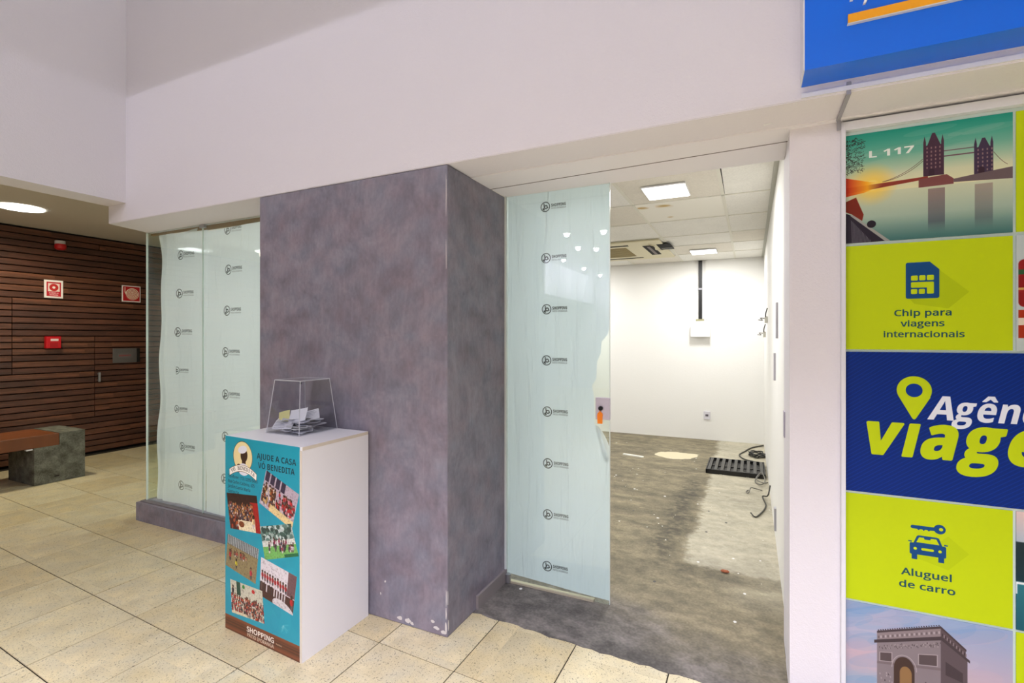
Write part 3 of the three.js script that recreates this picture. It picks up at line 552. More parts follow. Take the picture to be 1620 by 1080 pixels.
  g.strokeStyle = '#2c2523'; for (let i = 0; i < 420; i++) { g.lineWidth = 0.8 + r() * 2; const x = X(0.34 + 0.06 * Math.pow(r(), 1.5)), y = Y(2.275 - 0.135 * r()); g.beginPath(); g.moveTo(x, y); g.lineTo(x + (r() - 0.4) * 26, y - (r() - 0.4) * 22); g.stroke(); }
  g.fillStyle = '#2a2430'; poly(g, [[0, Y(1.985)], [X(0.36), Y(1.975)], [X(0.47), h], [0, h]]);
  g.fillStyle = '#9a9a94'; poly(g, [[X(0.355), Y(1.975)], [X(0.365), Y(1.975)], [X(0.485), h], [X(0.468), h]]);
  g.fillStyle = '#7a2a18'; poly(g, [[0, Y(2.03)], [X(0.375), Y(2.045)], [X(0.40), Y(1.975)], [X(0.395), Y(1.95)], [X(0.36), Y(1.98)], [0, Y(1.99)]]);
  g.strokeStyle = '#8b8790'; g.lineWidth = 1.5; for (let i = 0; i < 16; i++) { g.beginPath(); g.moveTo(X(0.36) + i * 6, Y(1.955) + i * 8); g.lineTo(X(0.365) + i * 6 - 4, h); g.stroke(); }
  g.fillStyle = '#241c26'; g.beginPath(); g.arc(X(0.425), Y(1.935), 22, 0, 7); g.fill();
  g.fillStyle = '#e6ece6'; g.save(); g.translate(X(0.412), Y(2.194)); fitText(g, 'L 117', 0, X(0.56) - X(0.412), 0, 56, 'sans-serif', 'bold'); g.restore();
});
poster('sim_card_poster', C0, C1, 1.446, 1.854, 'lime green poster with a blue SIM card icon for international chips', 1300, (g, w, h, X, Y, k) => {
  g.fillStyle = LIME; g.fillRect(0, 0, w, h);
  g.fillStyle = '#adc209'; poly(g, [[X(0.634), Y(1.745)], [X(0.72), Y(1.66)], [X(0.66), Y(1.60)], [X(0.56), Y(1.62)], [X(0.54), Y(1.645)]]);
  g.fillStyle = NAVY; g.beginPath(); g.roundRect(X(0.533), Y(1.777), X(0.634) - X(0.533), Y(1.64) - Y(1.777), 9); g.fill();
  g.fillStyle = LIME; poly(g, [[X(0.603), Y(1.780)], [X(0.637), Y(1.780)], [X(0.637), Y(1.744)]]);
  const cell = (a, b, c, d) => { g.beginPath(); g.roundRect(X(a), Y(b), X(c) - X(a), Y(d) - Y(b), 5); g.fill(); };
  cell(0.549, 1.727, 0.570, 1.708); cell(0.574, 1.727, 0.593, 1.708); cell(0.597, 1.727, 0.618, 1.708); cell(0.549, 1.702, 0.618, 1.681); cell(0.597, 1.69, 0.618, 1.657); cell(0.549, 1.676, 0.568, 1.657); cell(0.573, 1.676, 0.591, 1.657);
  g.fillStyle = INK; fitText(g, 'Chip para', X(0.496), X(0.672), Y(1.575), 42); fitText(g, 'viagens', X(0.518), X(0.650), Y(1.535), 42); fitText(g, 'internacionais', X(0.462), X(0.708), Y(1.494), 42);
  g.strokeStyle = INK; g.lineWidth = 0.6;
});
poster('agency_poster', C0 - 0.003, D1, 0.886, 1.436, 'dark blue poster with lime map pin and the words Agência viagens', 1300, (g, w, h, X, Y, k) => {
  g.fillStyle = '#00308c'; g.fillRect(0, 0, w, h);
  g.save(); g.strokeStyle = '#002675'; g.lineWidth = 13; for (let i = -40; i < 90; i++) { g.beginPath(); g.moveTo(i * 27, h); g.lineTo(i * 27 + h * 1.35, 0); g.stroke(); } g.restore();
  g.fillStyle = LIME; const cx = X(0.5585), cy = Y(1.292), R = (X(0.612) - X(0.505)) / 2;
  g.beginPath(); g.moveTo(X(0.5585) - 9, Y(1.188)); g.quadraticCurveTo(X(0.5585), Y(1.176), X(0.5585) + 9, Y(1.188)); g.lineTo(cx + R * 0.93, cy + R * 0.45); g.arc(cx, cy, R, 0.45, Math.PI - 0.45, true); g.closePath(); g.fill();
  g.fillStyle = '#00308c'; g.beginPath(); g.arc(cx, cy, R * 0.48, 0, 7); g.fill();
  const glyphs = (list, y, size, fill, bold) => { for (const [ch, x0, x1] of list) { g.save(); g.fillStyle = g.strokeStyle = fill; g.lineJoin = 'round'; g.translate(X(x0), Y(y)); g.transform(1, 0, -0.20, 1, 0, 0); g.font = `bold ${size}px sans-serif`; g.textAlign = 'left'; g.textBaseline = 'alphabetic'; const m = g.measureText(ch), tw = m.actualBoundingBoxRight + m.actualBoundingBoxLeft; const k = (X(x1) - X(x0)) / tw; g.scale(k, 1); g.lineWidth = size * bold; g.fillText(ch, m.actualBoundingBoxLeft, 0); g.strokeText(ch, m.actualBoundingBoxLeft, 0); g.restore(); } };
  glyphs([['A', 0.599, 0.675], ['g', 0.672, 0.728], ['ê', 0.737, 0.788], ['n', 0.80, 0.85], ['c', 0.86, 0.905], ['i', 0.915, 0.93], ['a', 0.94, 0.99]], 1.186, 158, '#dfe4ee', 0.012);
  glyphs([['v', 0.390, 0.502], ['ı', 0.524, 0.552], ['a', 0.574, 0.668], ['g', 0.690, 0.798], ['e', 0.82, 0.915], ['n', 0.94, 1.03], ['s', 1.05, 1.12]], 1.042, 284, LIME, 0.045);
});
poster('car_hire_poster', C0, C1, 0.458, 0.877, 'lime green car hire poster with blue car and key icons', 1300, (g, w, h, X, Y, k) => {
  g.fillStyle = LIME; g.fillRect(0, 0, w, h);
  g.fillStyle = '#b3c80c'; poly(g, [[X(0.66), Y(0.755)], [X(0.72), Y(0.70)], [X(0.66), Y(0.63)], [X(0.56), Y(0.66)]]);
  g.fillStyle = NAVY; g.beginPath(); g.roundRect(X(0.548), Y(0.782), X(0.63) - X(0.548), 17, 8); g.fill(); g.beginPath(); g.arc(X(0.635), Y(0.777), 23, 0, 7); g.fill();
  for (let i = 0; i < 3; i++) poly(g, [[X(0.565) + i * 20, Y(0.772)], [X(0.572) + i * 20, Y(0.764)], [X(0.579) + i * 20, Y(0.772)]]);
  g.fillStyle = LIME; g.beginPath(); g.arc(X(0.639), Y(0.777), 8, 0, 7); g.fill();
  g.fillStyle = NAVY; g.beginPath(); g.roundRect(X(0.545), Y(0.715), X(0.654) - X(0.545), Y(0.672) - Y(0.715), 6); g.fill();
  poly(g, [[X(0.553), Y(0.705)], [X(0.567), Y(0.742)], [X(0.572), Y(0.745)], [X(0.627), Y(0.745)], [X(0.633), Y(0.742)], [X(0.646), Y(0.705)]]);
  g.fillRect(X(0.541), Y(0.722), 14, 6); g.fillRect(X(0.648), Y(0.722), 14, 6); g.fillRect(X(0.551), Y(0.675), 22, 28); g.fillRect(X(0.631), Y(0.675), 22, 28);
  g.fillStyle = LIME; poly(g, [[X(0.565), Y(0.718)], [X(0.574), Y(0.738)], [X(0.588), Y(0.738)], [X(0.590), Y(0.732)], [X(0.607), Y(0.732)], [X(0.609), Y(0.738)], [X(0.625), Y(0.738)], [X(0.634), Y(0.718)]]);
  g.beginPath(); g.arc(X(0.562), Y(0.694), 7, 0, 7); g.fill(); g.beginPath(); g.arc(X(0.636), Y(0.694), 7, 0, 7); g.fill(); g.beginPath(); g.roundRect(X(0.58), Y(0.699), X(0.618) - X(0.58), 12, 6); g.fill();
  g.fillStyle = INK; fitText(g, 'Aluguel', X(0.520), X(0.673), Y(0.589), 46); fitText(g, 'de carro', X(0.511), X(0.682), Y(0.541), 46);
});
function skyPrint(g, w, h, seed) {
  const r = rng(seed); const q = g.createLinearGradient(0, 0, 0, h); q.addColorStop(0, '#8fa0c0'); q.addColorStop(0.5, '#b7a7b4'); q.addColorStop(1, '#7fa6bf'); g.fillStyle = q; g.fillRect(0, 0, w, h);
  for (let i = 0; i < 60; i++) { g.fillStyle = ['rgba(215,160,165,0.10)', 'rgba(70,140,185,0.12)', 'rgba(205,195,205,0.10)'][i % 3]; g.beginPath(); g.ellipse(r() * w, r() * h, 60 + 90 * r(), 20 + 30 * r(), -0.35, 0, 7); g.fill(); }
}
poster('arch_poster', C0, C1, 0.03, 0.449, 'photo poster of a triumphal stone arch under a pink and blue sky', 1300, (g, w, h, X, Y, k) => {
  skyPrint(g, w, h, 12);
  const face = '#82777a', dark = '#463b3e';
  g.fillStyle = face; poly(g, [[X(0.443), Y(0.31)], [X(0.638), Y(0.37)], [X(0.638), Y(0.03)], [X(0.443), Y(0.03)]]);
  g.fillStyle = '#5a4e51'; poly(g, [[X(0.638), Y(0.37)], [X(0.715), Y(0.315)], [X(0.715), Y(0.03)], [X(0.638), Y(0.03)]]);
  g.fillStyle = '#86797b'; poly(g, [[X(0.443), Y(0.345)], [X(0.638), Y(0.412)], [X(0.638), Y(0.375)], [X(0.443), Y(0.315)]]);
  g.fillStyle = '#57494c'; poly(g, [[X(0.638), Y(0.412)], [X(0.71), Y(0.345)], [X(0.71), Y(0.32)], [X(0.638), Y(0.375)]]);
  g.fillStyle = dark; poly(g, [[X(0.434), Y(0.315)], [X(0.64), Y(0.38)], [X(0.722), Y(0.312)], [X(0.722), Y(0.302)], [X(0.64), Y(0.366)], [X(0.434), Y(0.303)]]);
  poly(g, [[X(0.443), Y(0.352)], [X(0.638), Y(0.418)], [X(0.712), Y(0.35)], [X(0.712), Y(0.342)], [X(0.638), Y(0.409)], [X(0.443), Y(0.344)]]);
  g.fillStyle = '#75686a'; poly(g, [[X(0.443), Y(0.235)], [X(0.638), Y(0.262)], [X(0.638), Y(0.252)], [X(0.443), Y(0.226)]]);
  g.fillStyle = '#564a4b'; for (const [x0, x1] of [[0.452, 0.49], [0.572, 0.628]]) poly(g, [[X(x0), Y(0.27 + (x0 - 0.443) * 0.2)], [X(x1), Y(0.27 + (x1 - 0.443) * 0.2)], [X(x1), Y(0.237 + (x1 - 0.443) * 0.15)], [X(x0), Y(0.237 + (x0 - 0.443) * 0.15)]]);
  g.fillStyle = '#46352f'; g.beginPath(); g.ellipse(X(0.528), Y(0.225), X(0.56) - X(0.528), 62, 0, Math.PI, 0); g.lineTo(X(0.56), h); g.lineTo(X(0.496), h); g.closePath(); g.fill();
  g.fillStyle = '#8b6a45'; g.beginPath(); g.ellipse(X(0.533), Y(0.21), 24, 36, 0, Math.PI, 0); g.lineTo(X(0.533) + 24, h); g.lineTo(X(0.533) - 24, h); g.fill();
  const rr = rng(16), top = (x) => 0.412 - (0.638 - x) * 0.344, cor = (x) => 0.366 - (0.638 - x) * 0.308;
  for (let i = 0; i < 26; i++) { const x = 0.446 + i * 0.0074; g.fillStyle = '#3a3033'; g.fillRect(X(x), Y(top(x) + 0.012), 5, 5); g.fillStyle = i % 2 ? '#a79b9c' : '#6a5e60'; g.fillRect(X(x), Y(top(x) - 0.012), 6, 12); }
  for (let i = 0; i < 90; i++) { const x = 0.446 + 0.19 * rr(); g.fillStyle = rr() < 0.5 ? 'rgba(60,50,52,0.6)' : 'rgba(170,160,158,0.5)'; g.fillRect(X(x), Y(cor(x) - 0.006 - 0.016 * rr()), 3, 7); }
  for (let i = 0; i < 16; i++) { const x = 0.642 + i * 0.0045, y = 0.395 - (x - 0.638) * 0.85; g.fillStyle = i % 2 ? '#83777a' : '#3e3336'; g.fillRect(X(x), Y(y), 4, 14); }
  g.strokeStyle = '#a89c9c'; g.lineWidth = 3; for (const [x0, x1] of [[0.452, 0.49], [0.572, 0.628]]) { g.beginPath(); g.moveTo(X(x0), Y(0.27 + (x0 - 0.443) * 0.2)); g.lineTo(X(x1), Y(0.27 + (x1 - 0.443) * 0.2)); g.lineTo(X(x1), Y(0.237 + (x1 - 0.443) * 0.15)); g.lineTo(X(x0), Y(0.237 + (x0 - 0.443) * 0.15)); g.closePath(); g.stroke(); }
  g.beginPath(); g.ellipse(X(0.528), Y(0.225), X(0.566) - X(0.528), 70, 0, Math.PI, 0); g.stroke();
  g.fillStyle = '#473c3f'; for (const [x0, y0, w2, h2] of [[0.652, 0.29, 0.05, 0.05], [0.655, 0.2, 0.045, 0.09]]) poly(g, [[X(x0), Y(y0)], [X(x0 + w2), Y(y0 - 0.03)], [X(x0 + w2), Y(y0 - h2 - 0.015)], [X(x0), Y(y0 - h2)]]);
  const r = rng(6); for (let i = 0; i < 60; i++) { g.fillStyle = i % 2 ? 'rgba(40,30,32,0.5)' : 'rgba(190,180,178,0.4)'; g.fillRect(X(0.45 + 0.04 * r()) + (i % 3) * 150 * (i % 2), Y(0.2 - 0.15 * r()), 5, 9); }
});
poster('lime_poster', D0, D1, 1.866, 2.293, 'plain lime green poster beside the bridge photo', 400, (g, w, h) => { g.fillStyle = LIME; g.fillRect(0, 0, w, h); });
poster('bottles_poster', D0, D1, 1.446, 1.854, 'poster of red and green patterned bottles beside the SIM card poster', 700, (g, w, h) => {
  g.fillStyle = '#b9c6c4'; g.fillRect(0, 0, w, h); const r = rng(61);
  for (let i = 0; i < 6; i++) { const x = 4 + i * 58; g.fillStyle = ['#8c1c1c', '#7a2b18', '#9a3a1a'][i % 3]; g.beginPath(); g.roundRect(x, 60, 46, 118, 12); g.fill(); g.fillStyle = '#c98a2a'; g.fillRect(x + 14, 30, 18, 30); g.fillStyle = '#2d5a36'; g.fillRect(x, 80 + 10 * r(), 46, 12); g.fillStyle = '#c9a25a'; g.fillRect(x, 130, 46, 6); g.fillStyle = '#a33016'; g.fillRect(x, 185, 46, 70); g.fillStyle = '#dcd2c0'; g.fillRect(x, 205, 46, 18); }
});
poster('harbour_poster', D0, D1, 0.458, 0.877, 'photo poster of a dark wooded shore and teal water', 500, (g, w, h) => {
  const q = g.createLinearGradient(0, 0, 0, h); q.addColorStop(0, '#d8bdb8'); q.addColorStop(0.25, '#a9b4bf'); q.addColorStop(0.26, '#1f2f33'); q.addColorStop(0.58, '#16323a'); q.addColorStop(0.6, '#2b6f79'); q.addColorStop(1, '#1c5663'); g.fillStyle = q; g.fillRect(0, 0, w, h);
  g.strokeStyle = '#dfe4e4'; g.lineWidth = 3; for (let i = 0; i < 12; i++) { g.beginPath(); g.moveTo(i * 22, 126); g.lineTo(i * 22, 146); g.stroke(); } g.strokeRect(-4, 126, w + 8, 1);
});
poster('green_poster', D0, D1, 0.03, 0.449, 'plain lime green poster beside the arch photo', 400, (g, w, h) => { g.fillStyle = LIME; g.fillRect(0, 0, w, h); });

// blue projecting sign above the agency
{
  const t = thing('shop_sign', 'bright blue projecting sign box with orange stripe above the travel agency', 'sign', [1.2, 2.385, -2.03]);
  const blue = M(0x006cec, 0.35), bx0 = 0.166, bx1 = 2.4;
  part('sign_box', box(bx0, bx1, 2.404, 3.25, FZ, -1.97), blue, t);
  part('side_cap', box(bx0 - 0.004, bx0, 2.404, 3.25, FZ, -1.969), alu, t);
  part('base_trim', box(bx0, 6.2, 2.362, 2.378, FZ, FZ + 0.008), alu, t);
  const st = part('stripe', upright([[0.289, 2.525], [1.1, 2.525], [1.1, 2.554], [0.289, 2.554]], -1.97, -1.958), M(0xf6a800, 0.4), t, 'orange raised stripe');
  part('stripe_edge', upright([[0.287, 2.522], [1.102, 2.522], [1.102, 2.525], [0.287, 2.525]], -1.97, -1.957), M(0xd8d8d6, 0.4), st);
  const wl = M(0xf2f4f6, 0.4);
  part('letter', upright([[0.330, 2.579], [0.337, 2.579], [0.352, 2.61], [0.358, 2.66], [0.340, 2.66], [0.340, 2.61]], -1.97, -1.958), wl, t);
  part('letter', upright([[0.294, 2.600], [0.303, 2.600], [0.318, 2.66], [0.302, 2.66]], -1.97, -1.958), wl, t);
  const c = thing('cable_channel', 'thin grey plastic cable channel under the blue sign', 'cable channel', [0.312, 2.33, -2.2]);
  part('run', box(0.304, 0.318, SY - 0.014, SY - 0.008, -2.337, FZ, 0.002), greyPlastic, c);
  part('rise', box(0.304, 0.318, SY - 0.014, 2.392, FZ, FZ + 0.006, 0.002), greyPlastic, c);
  part('drop', box(0.307, 0.320, SY - 0.05, SY - 0.009, -2.342, -2.332, 0.002), greyPlastic, c);
}

// ------------------------------------------------------------------ collection pedestal with ballot box
{
  const A = [-1.852, -1.646], B = [-2.44, -1.682], C = [-2.44, -2.088], D = [-1.852, -2.088];   // front, wall-side plan corners
  const t = thing('collection_pedestal', 'white pedestal with turquoise charity poster standing against the grey pillar', 'pedestal', [-2.146, 0, -1.87]);
  const lam = M(0xf1f0f4, 0.35), edge = M(0xd8cfc0, 0.5);
  const top = 0.99, th = 0.016;
  const ins = (p, e) => [p[0] + (p[0] > -2.1 ? -e : e), p[1] + (p[1] > -1.9 ? -e : e)];
  part('top_panel', prism([A, D, C, B].map((p) => ins(p, 0.002)), top - th, top), lam, t);
  part('edge_band', box(A[0] - 0.002, A[0], top - th, top - 0.0005, D[1] + 0.004, A[1] - 0.004), edge, t, 'beige edge band of the top');
  part('side_panel', prism([[A[0] - th, A[1] - 0.004], [A[0] - 0.002, A[1] - 0.003], [D[0] - 0.002, D[1]], [D[0] - th, D[1]]], 0, top - th), lam, t);
  part('edge_band', prism([[A[0] - th, A[1] - 0.004], [A[0] - 0.003, A[1] - 0.003], [A[0] - 0.003, A[1]], [A[0] - th, A[1] - 0.001]], 0, top - th), edge, t, 'beige edge band of the side');
  part('side_panel', prism([[B[0], B[1] - 0.004], [B[0] + th, B[1] - 0.004], [C[0] + th, C[1]], [C[0], C[1]]], 0, top - th), lam, t);
  part('back_panel', prism([[C[0] + th, C[1]], [D[0] - th, D[1]], [D[0] - th, D[1] + th], [C[0] + th, C[1] + th]], 0, top - th), lam, t);
  const lerp = (u, e) => [B[0] + (A[0] - th - B[0]) * u, B[1] + (A[1] - B[1]) * u - e];
  part('front_panel', prism([lerp(0, 0.002), lerp(1, 0.002), lerp(1, th), lerp(0, th)], 0, top - th), lam, t);
  const tex = canvasTex(768, 1440, (g, w, h) => {
    const X = (x) => (x + 2.403) / 0.528 * w, Y = (y) => (0.993 - y) / 0.993 * h, r = rng(50);
    g.fillStyle = '#1296ad'; g.fillRect(0, 0, w, h);
    for (let i = 0; i < 60; i++) { g.fillStyle = i % 2 ? 'rgba(110,195,205,0.05)' : 'rgba(0,120,150,0.06)'; g.beginPath(); g.ellipse(r() * w, r() * h, 60 + 80 * r(), 40 + 60 * r(), r() * 3, 0, 7); g.fill(); }
    g.fillStyle = 'rgba(150,200,205,0.22)'; for (let i = 0; i < 9; i++) { g.save(); g.translate(X(-1.98), Y(0.14)); g.rotate(r() * 6); g.fillRect(0, -6, 55 * r() + 20, 10); g.restore(); }
    // emblem: oval, figure with headscarf, ribbon
    const cx = X(-2.268), cy = Y(0.90); g.fillStyle = '#ead9a0'; g.strokeStyle = '#4a3418'; g.lineWidth = 4; g.beginPath(); g.ellipse(cx, cy, 104, 112, 0, 0, 7); g.fill(); g.stroke();
    g.fillStyle = '#3c241a'; g.beginPath(); g.ellipse(cx + 14, cy - 12, 38, 50, 0.1, 0, 7); g.fill(); g.fillRect(cx - 8, cy + 20, 40, 40);
    g.fillStyle = '#dfe0ea'; g.beginPath(); g.ellipse(cx - 2, cy - 52, 50, 28, -0.25, 0, 7); g.fill(); g.beginPath(); g.ellipse(cx + 8, cy + 92, 62, 44, 0, 0, 7); g.fill();
    g.fillStyle = '#2e1a16'; g.beginPath(); g.ellipse(cx - 46, cy + 88, 26, 32, 0.3, 0, 7); g.fill();
    g.fillStyle = '#f2eee6'; g.strokeStyle = '#6a4a20'; g.lineWidth = 3; g.beginPath(); g.moveTo(cx - 150, cy + 108); g.quadraticCurveTo(cx, cy + 14, cx + 150, cy + 108); g.lineTo(cx + 146, cy + 156); g.quadraticCurveTo(cx, cy + 62, cx - 146, cy + 156); g.closePath(); g.fill(); g.stroke();
    g.save(); g.fillStyle = '#4a3b30'; g.font = 'bold 36px serif'; g.textAlign = 'center'; const s = 'VÓ BENEDITA'; for (let i = 0; i < s.length; i++) { const a = (i / (s.length - 1) - 0.5); g.save(); g.translate(cx + a * 236, cy + 83 + 120 * a * a); g.rotate(a * 0.75); g.fillText(s[i], 0, 14); g.restore(); } g.restore();
    g.fillStyle = '#12323c'; fitText(g, 'AJUDE A CASA', X(-2.164), X(-1.896), Y(0.905), 58, 'sans-serif', 'bold'); fitText(g, 'VÓ BENEDITA', X(-2.155), X(-1.906), Y(0.860), 58, 'sans-serif', 'bold');
    g.fillStyle = '#14424e'; fitText(g, 'Telefone: (13) 3295-5493', X(-2.381), X(-2.158), Y(0.782), 34, 'sans-serif', 'bold'); fitText(g, 'Rua Carlos Caldeira, 675', X(-2.381), X(-2.18), Y(0.757), 34, 'sans-serif', 'bold'); fitText(g, 'Jardim Santa Maria', X(-2.381), X(-2.21), Y(0.731), 34, 'sans-serif', 'bold'); fitText(g, 'Santos Sp', X(-2.381), X(-2.296), Y(0.705), 34, 'sans-serif', 'bold');
    const photo = (q, bg, paint) => { const pts = q.map(([x, y]) => [X(x), Y(y)]); g.save(); g.beginPath(); pts.forEach((p, i) => (i ? g.lineTo(...p) : g.moveTo(...p))); g.closePath(); g.clip(); g.fillStyle = bg; g.fillRect(0, 0, w, h); const at = (u, v) => { const a = pts[0], b = pts[1], c = pts[2], d = pts[3]; return [(a[0] * (1 - u) + b[0] * u) * (1 - v) + (d[0] * (1 - u) + c[0] * u) * v, (a[1] * (1 - u) + b[1] * u) * (1 - v) + (d[1] * (1 - u) + c[1] * u) * v]; }; paint(at); for (let i = 0; i < 700; i++) { const p = at(r(), r()); g.fillStyle = r() < 0.8 ? 'rgba(40,20,22,0.10)' : 'rgba(225,200,180,0.07)'; g.fillRect(p[0], p[1], 4 + 10 * r(), 4 + 9 * r()); } g.restore(); };
    const blob = (p, a, b, col, rot = 0) => { g.fillStyle = col; g.beginPath(); g.ellipse(p[0], p[1], a, b, rot, 0, 7); g.fill(); };
    const pick = (a) => a[Math.floor(r() * a.length)];
    const quad = (at, u0, v0, u1, v1, col) => { g.fillStyle = col; poly(g, [at(u0, v0), at(u1, v0), at(u1, v1), at(u0, v1)]); };
    const person = (at, u, v, s, shirt) => { s *= 0.55; const p = at(u, v); blob([p[0], p[1] + s * 1.7], s * 0.34, s * 0.8, pick(['#2e2630', '#4a4048', '#6a5a58', '#c9c0c0'])); blob([p[0], p[1] + s * 0.9], s * 0.48, s * 0.72, shirt); blob([p[0] + s * 0.2, p[1] + s * 0.95], s * 0.18, s * 0.6, 'rgba(40,10,14,0.35)'); blob([p[0], p[1] - s * 0.12], s * 0.36, s * 0.4, '#22140f'); blob([p[0], p[1] + s * 0.08], s * 0.28, s * 0.32, pick(['#6b4430', '#8a5a40', '#3d2418'])); };
    photo([[-2.393, 0.70], [-2.165, 0.721], [-2.135, 0.54], [-2.362, 0.522]], '#4a1512', (at) => { quad(at, 0, 0, 1, 0.3, '#2c0e0e'); quad(at, 0.75, 0.2, 1, 1, '#a01014'); for (let i = 0; i < 130; i++) person(at, 0.02 + 0.8 * r(), 0.22 + 0.4 * r(), 26, pick(['#c9803c', '#b55a2a', '#8a2a22', '#d0a060', '#4a4a5a'])); for (let i = 0; i < 9; i++) person(at, r() * 0.3, 0.6 + 0.3 * r(), 34, pick(['#c05a2a', '#b03a20'])); quad(at, 0.3, 0.72, 0.85, 1, '#e8dcb8'); blob(at(0.4, 0.83), 30, 22, '#7a3a1a'); person(at, 0.82, 0.6, 60, '#e9cf94'); });
    photo([[-2.097, 0.858], [-1.877, 0.775], [-1.924, 0.605], [-2.146, 0.69]], '#b5a6b4', (at) => { for (let i = 0; i < 4; i++) quad(at, 0.02 + i * 0.16, 0, 0.14 + i * 0.16, 0.28, '#332a44'); for (let i = 0; i < 50; i++) person(at, 0.02 + 0.4 * r(), 0.32 + 0.5 * r(), 36, pick(['#d8b060', '#e8d8c0', '#a05020', '#5a3018'])); for (let i = 0; i < 46; i++) person(at, 0.45 + 0.5 * r(), 0.3 + 0.4 * r(), 36, pick(['#b01820', '#c8202a', '#7a1014', '#d88090'])); quad(at, 0.3, 0.8, 1, 1, '#e0c890'); });
    photo([[-2.142, 0.575], [-1.93, 0.63], [-1.879, 0.49], [-2.106, 0.42]], '#9fb4ae', (at) => { for (let i = 0; i < 70; i++) blob(at(r(), r() * 0.45), 22 * r() + 8, 16, pick(['#3c5a52', '#5d7d74', '#c2d2cf', '#28443e'])); quad(at, 0, 0.45, 1, 0.62, '#d5d8d2'); quad(at, 0, 0.62, 1, 1, '#6fb35c'); for (let i = 0; i < 26; i++) person(at, 0.2 + 0.75 * r(), 0.38 + 0.3 * r(), 34, pick(['#2a2432', '#a02a5a', '#e0d8e0', '#3a3050'])); quad(at, 0.6, 0.9, 1, 1, '#1d6a40'); });
    photo([[-2.384, 0.49], [-2.149, 0.462], [-2.173, 0.285], [-2.4, 0.325]], '#8b7d58', (at) => { quad(at, 0, 0, 1, 0.28, '#9aa2a4'); for (let i = 0; i < 18; i++) { quad(at, i / 18, 0, i / 18 + 0.02, 0.3, '#4a4f50'); } for (let i = 0; i < 20; i++) person(at, 0.15 + 0.5 * r(), 0.34 + 0.12 * r(), 26, pick(['#b04030', '#c09070', '#7a4a3a'])); person(at, 0.12, 0.48, 52, '#b81e2c'); person(at, 0.34, 0.66, 46, '#d8d024'); person(at, 0.82, 0.68, 54, '#c22a40'); });
    photo([[-2.133, 0.428], [-1.891, 0.392], [-1.918, 0.205], [-2.146, 0.24]], '#d9d2d8', (at) => { quad(at, 0.78, 0, 1, 0.6, '#6a4a50'); quad(at, 0, 0.62, 1, 1, '#43201e'); for (let i = 0; i < 10; i++) { const u = 0.06 + i * 0.075; person(at, u, 0.34 + 0.04 * r(), 44, '#a8121e'); quad(at, u - 0.02, 0.6, u + 0.015, 0.82, pick(['#3a2a2c', '#c8c0c4', '#5a4a48'])); } person(at, 0.92, 0.6, 60, '#c01a24'); blob(at(0.72, 1.0), 110, 50, '#cfc9cc', 0.35); });
    photo([[-2.365, 0.262], [-2.125, 0.264], [-2.109, 0.108], [-2.35, 0.095]], '#c6c4b0', (at) => { quad(at, 0.2, 0, 0.32, 0.4, '#1d4638'); person(at, 0.08, 0.2, 50, '#2a2a34'); blob(at(0.42, 0.1), 14, 14, '#2a8a3a'); blob(at(0.72, 0.14), 16, 14, '#c01420'); for (let i = 0; i < 200; i++) person(at, r(), 0.38 + 0.55 * r(), 24, pick(['#b0141e', '#c8202a', '#7a1418', '#d8a890', '#3a2c34', '#c85a2a'])); quad(at, 0, 0.92, 0.5, 1, '#d8cfae'); });
    const wy = Y(0.076); for (let y = Math.floor(wy); y < h; y += 2) { const k = 0.7 + 0.6 * vnoise(3, y * 0.14) + 0.15 * vnoise(9, y * 0.9); g.fillStyle = `rgb(${92 * k},${48 * k},${28 * k})`; g.fillRect(0, y, w, 2); }
    g.fillStyle = '#ece6dc'; fitText(g, 'SHOPPING', X(-2.238), X(-2.042), Y(0.034), 50); g.fillStyle = '#c8b8a4'; fitText(g, 'PÁTIO IPORANGA', X(-2.236), X(-2.044), Y(0.010), 34); g.fillStyle = '#b9a48c'; fitText(g, 'Santos', X(-2.03), X(-1.99), Y(0.034), 15);
  });
  const pg = prism([lerp(0, 0), lerp(1, 0), lerp(1, 0.002), lerp(0, 0.002)], 0.001, top - 0.001);
  part('poster', uvFit(pg, B[0], A[0] - th, 0.001, top - 0.001), M(0xffffff, 0.4, { map: tex }), t, 'turquoise printed poster with tilted photographs');
}
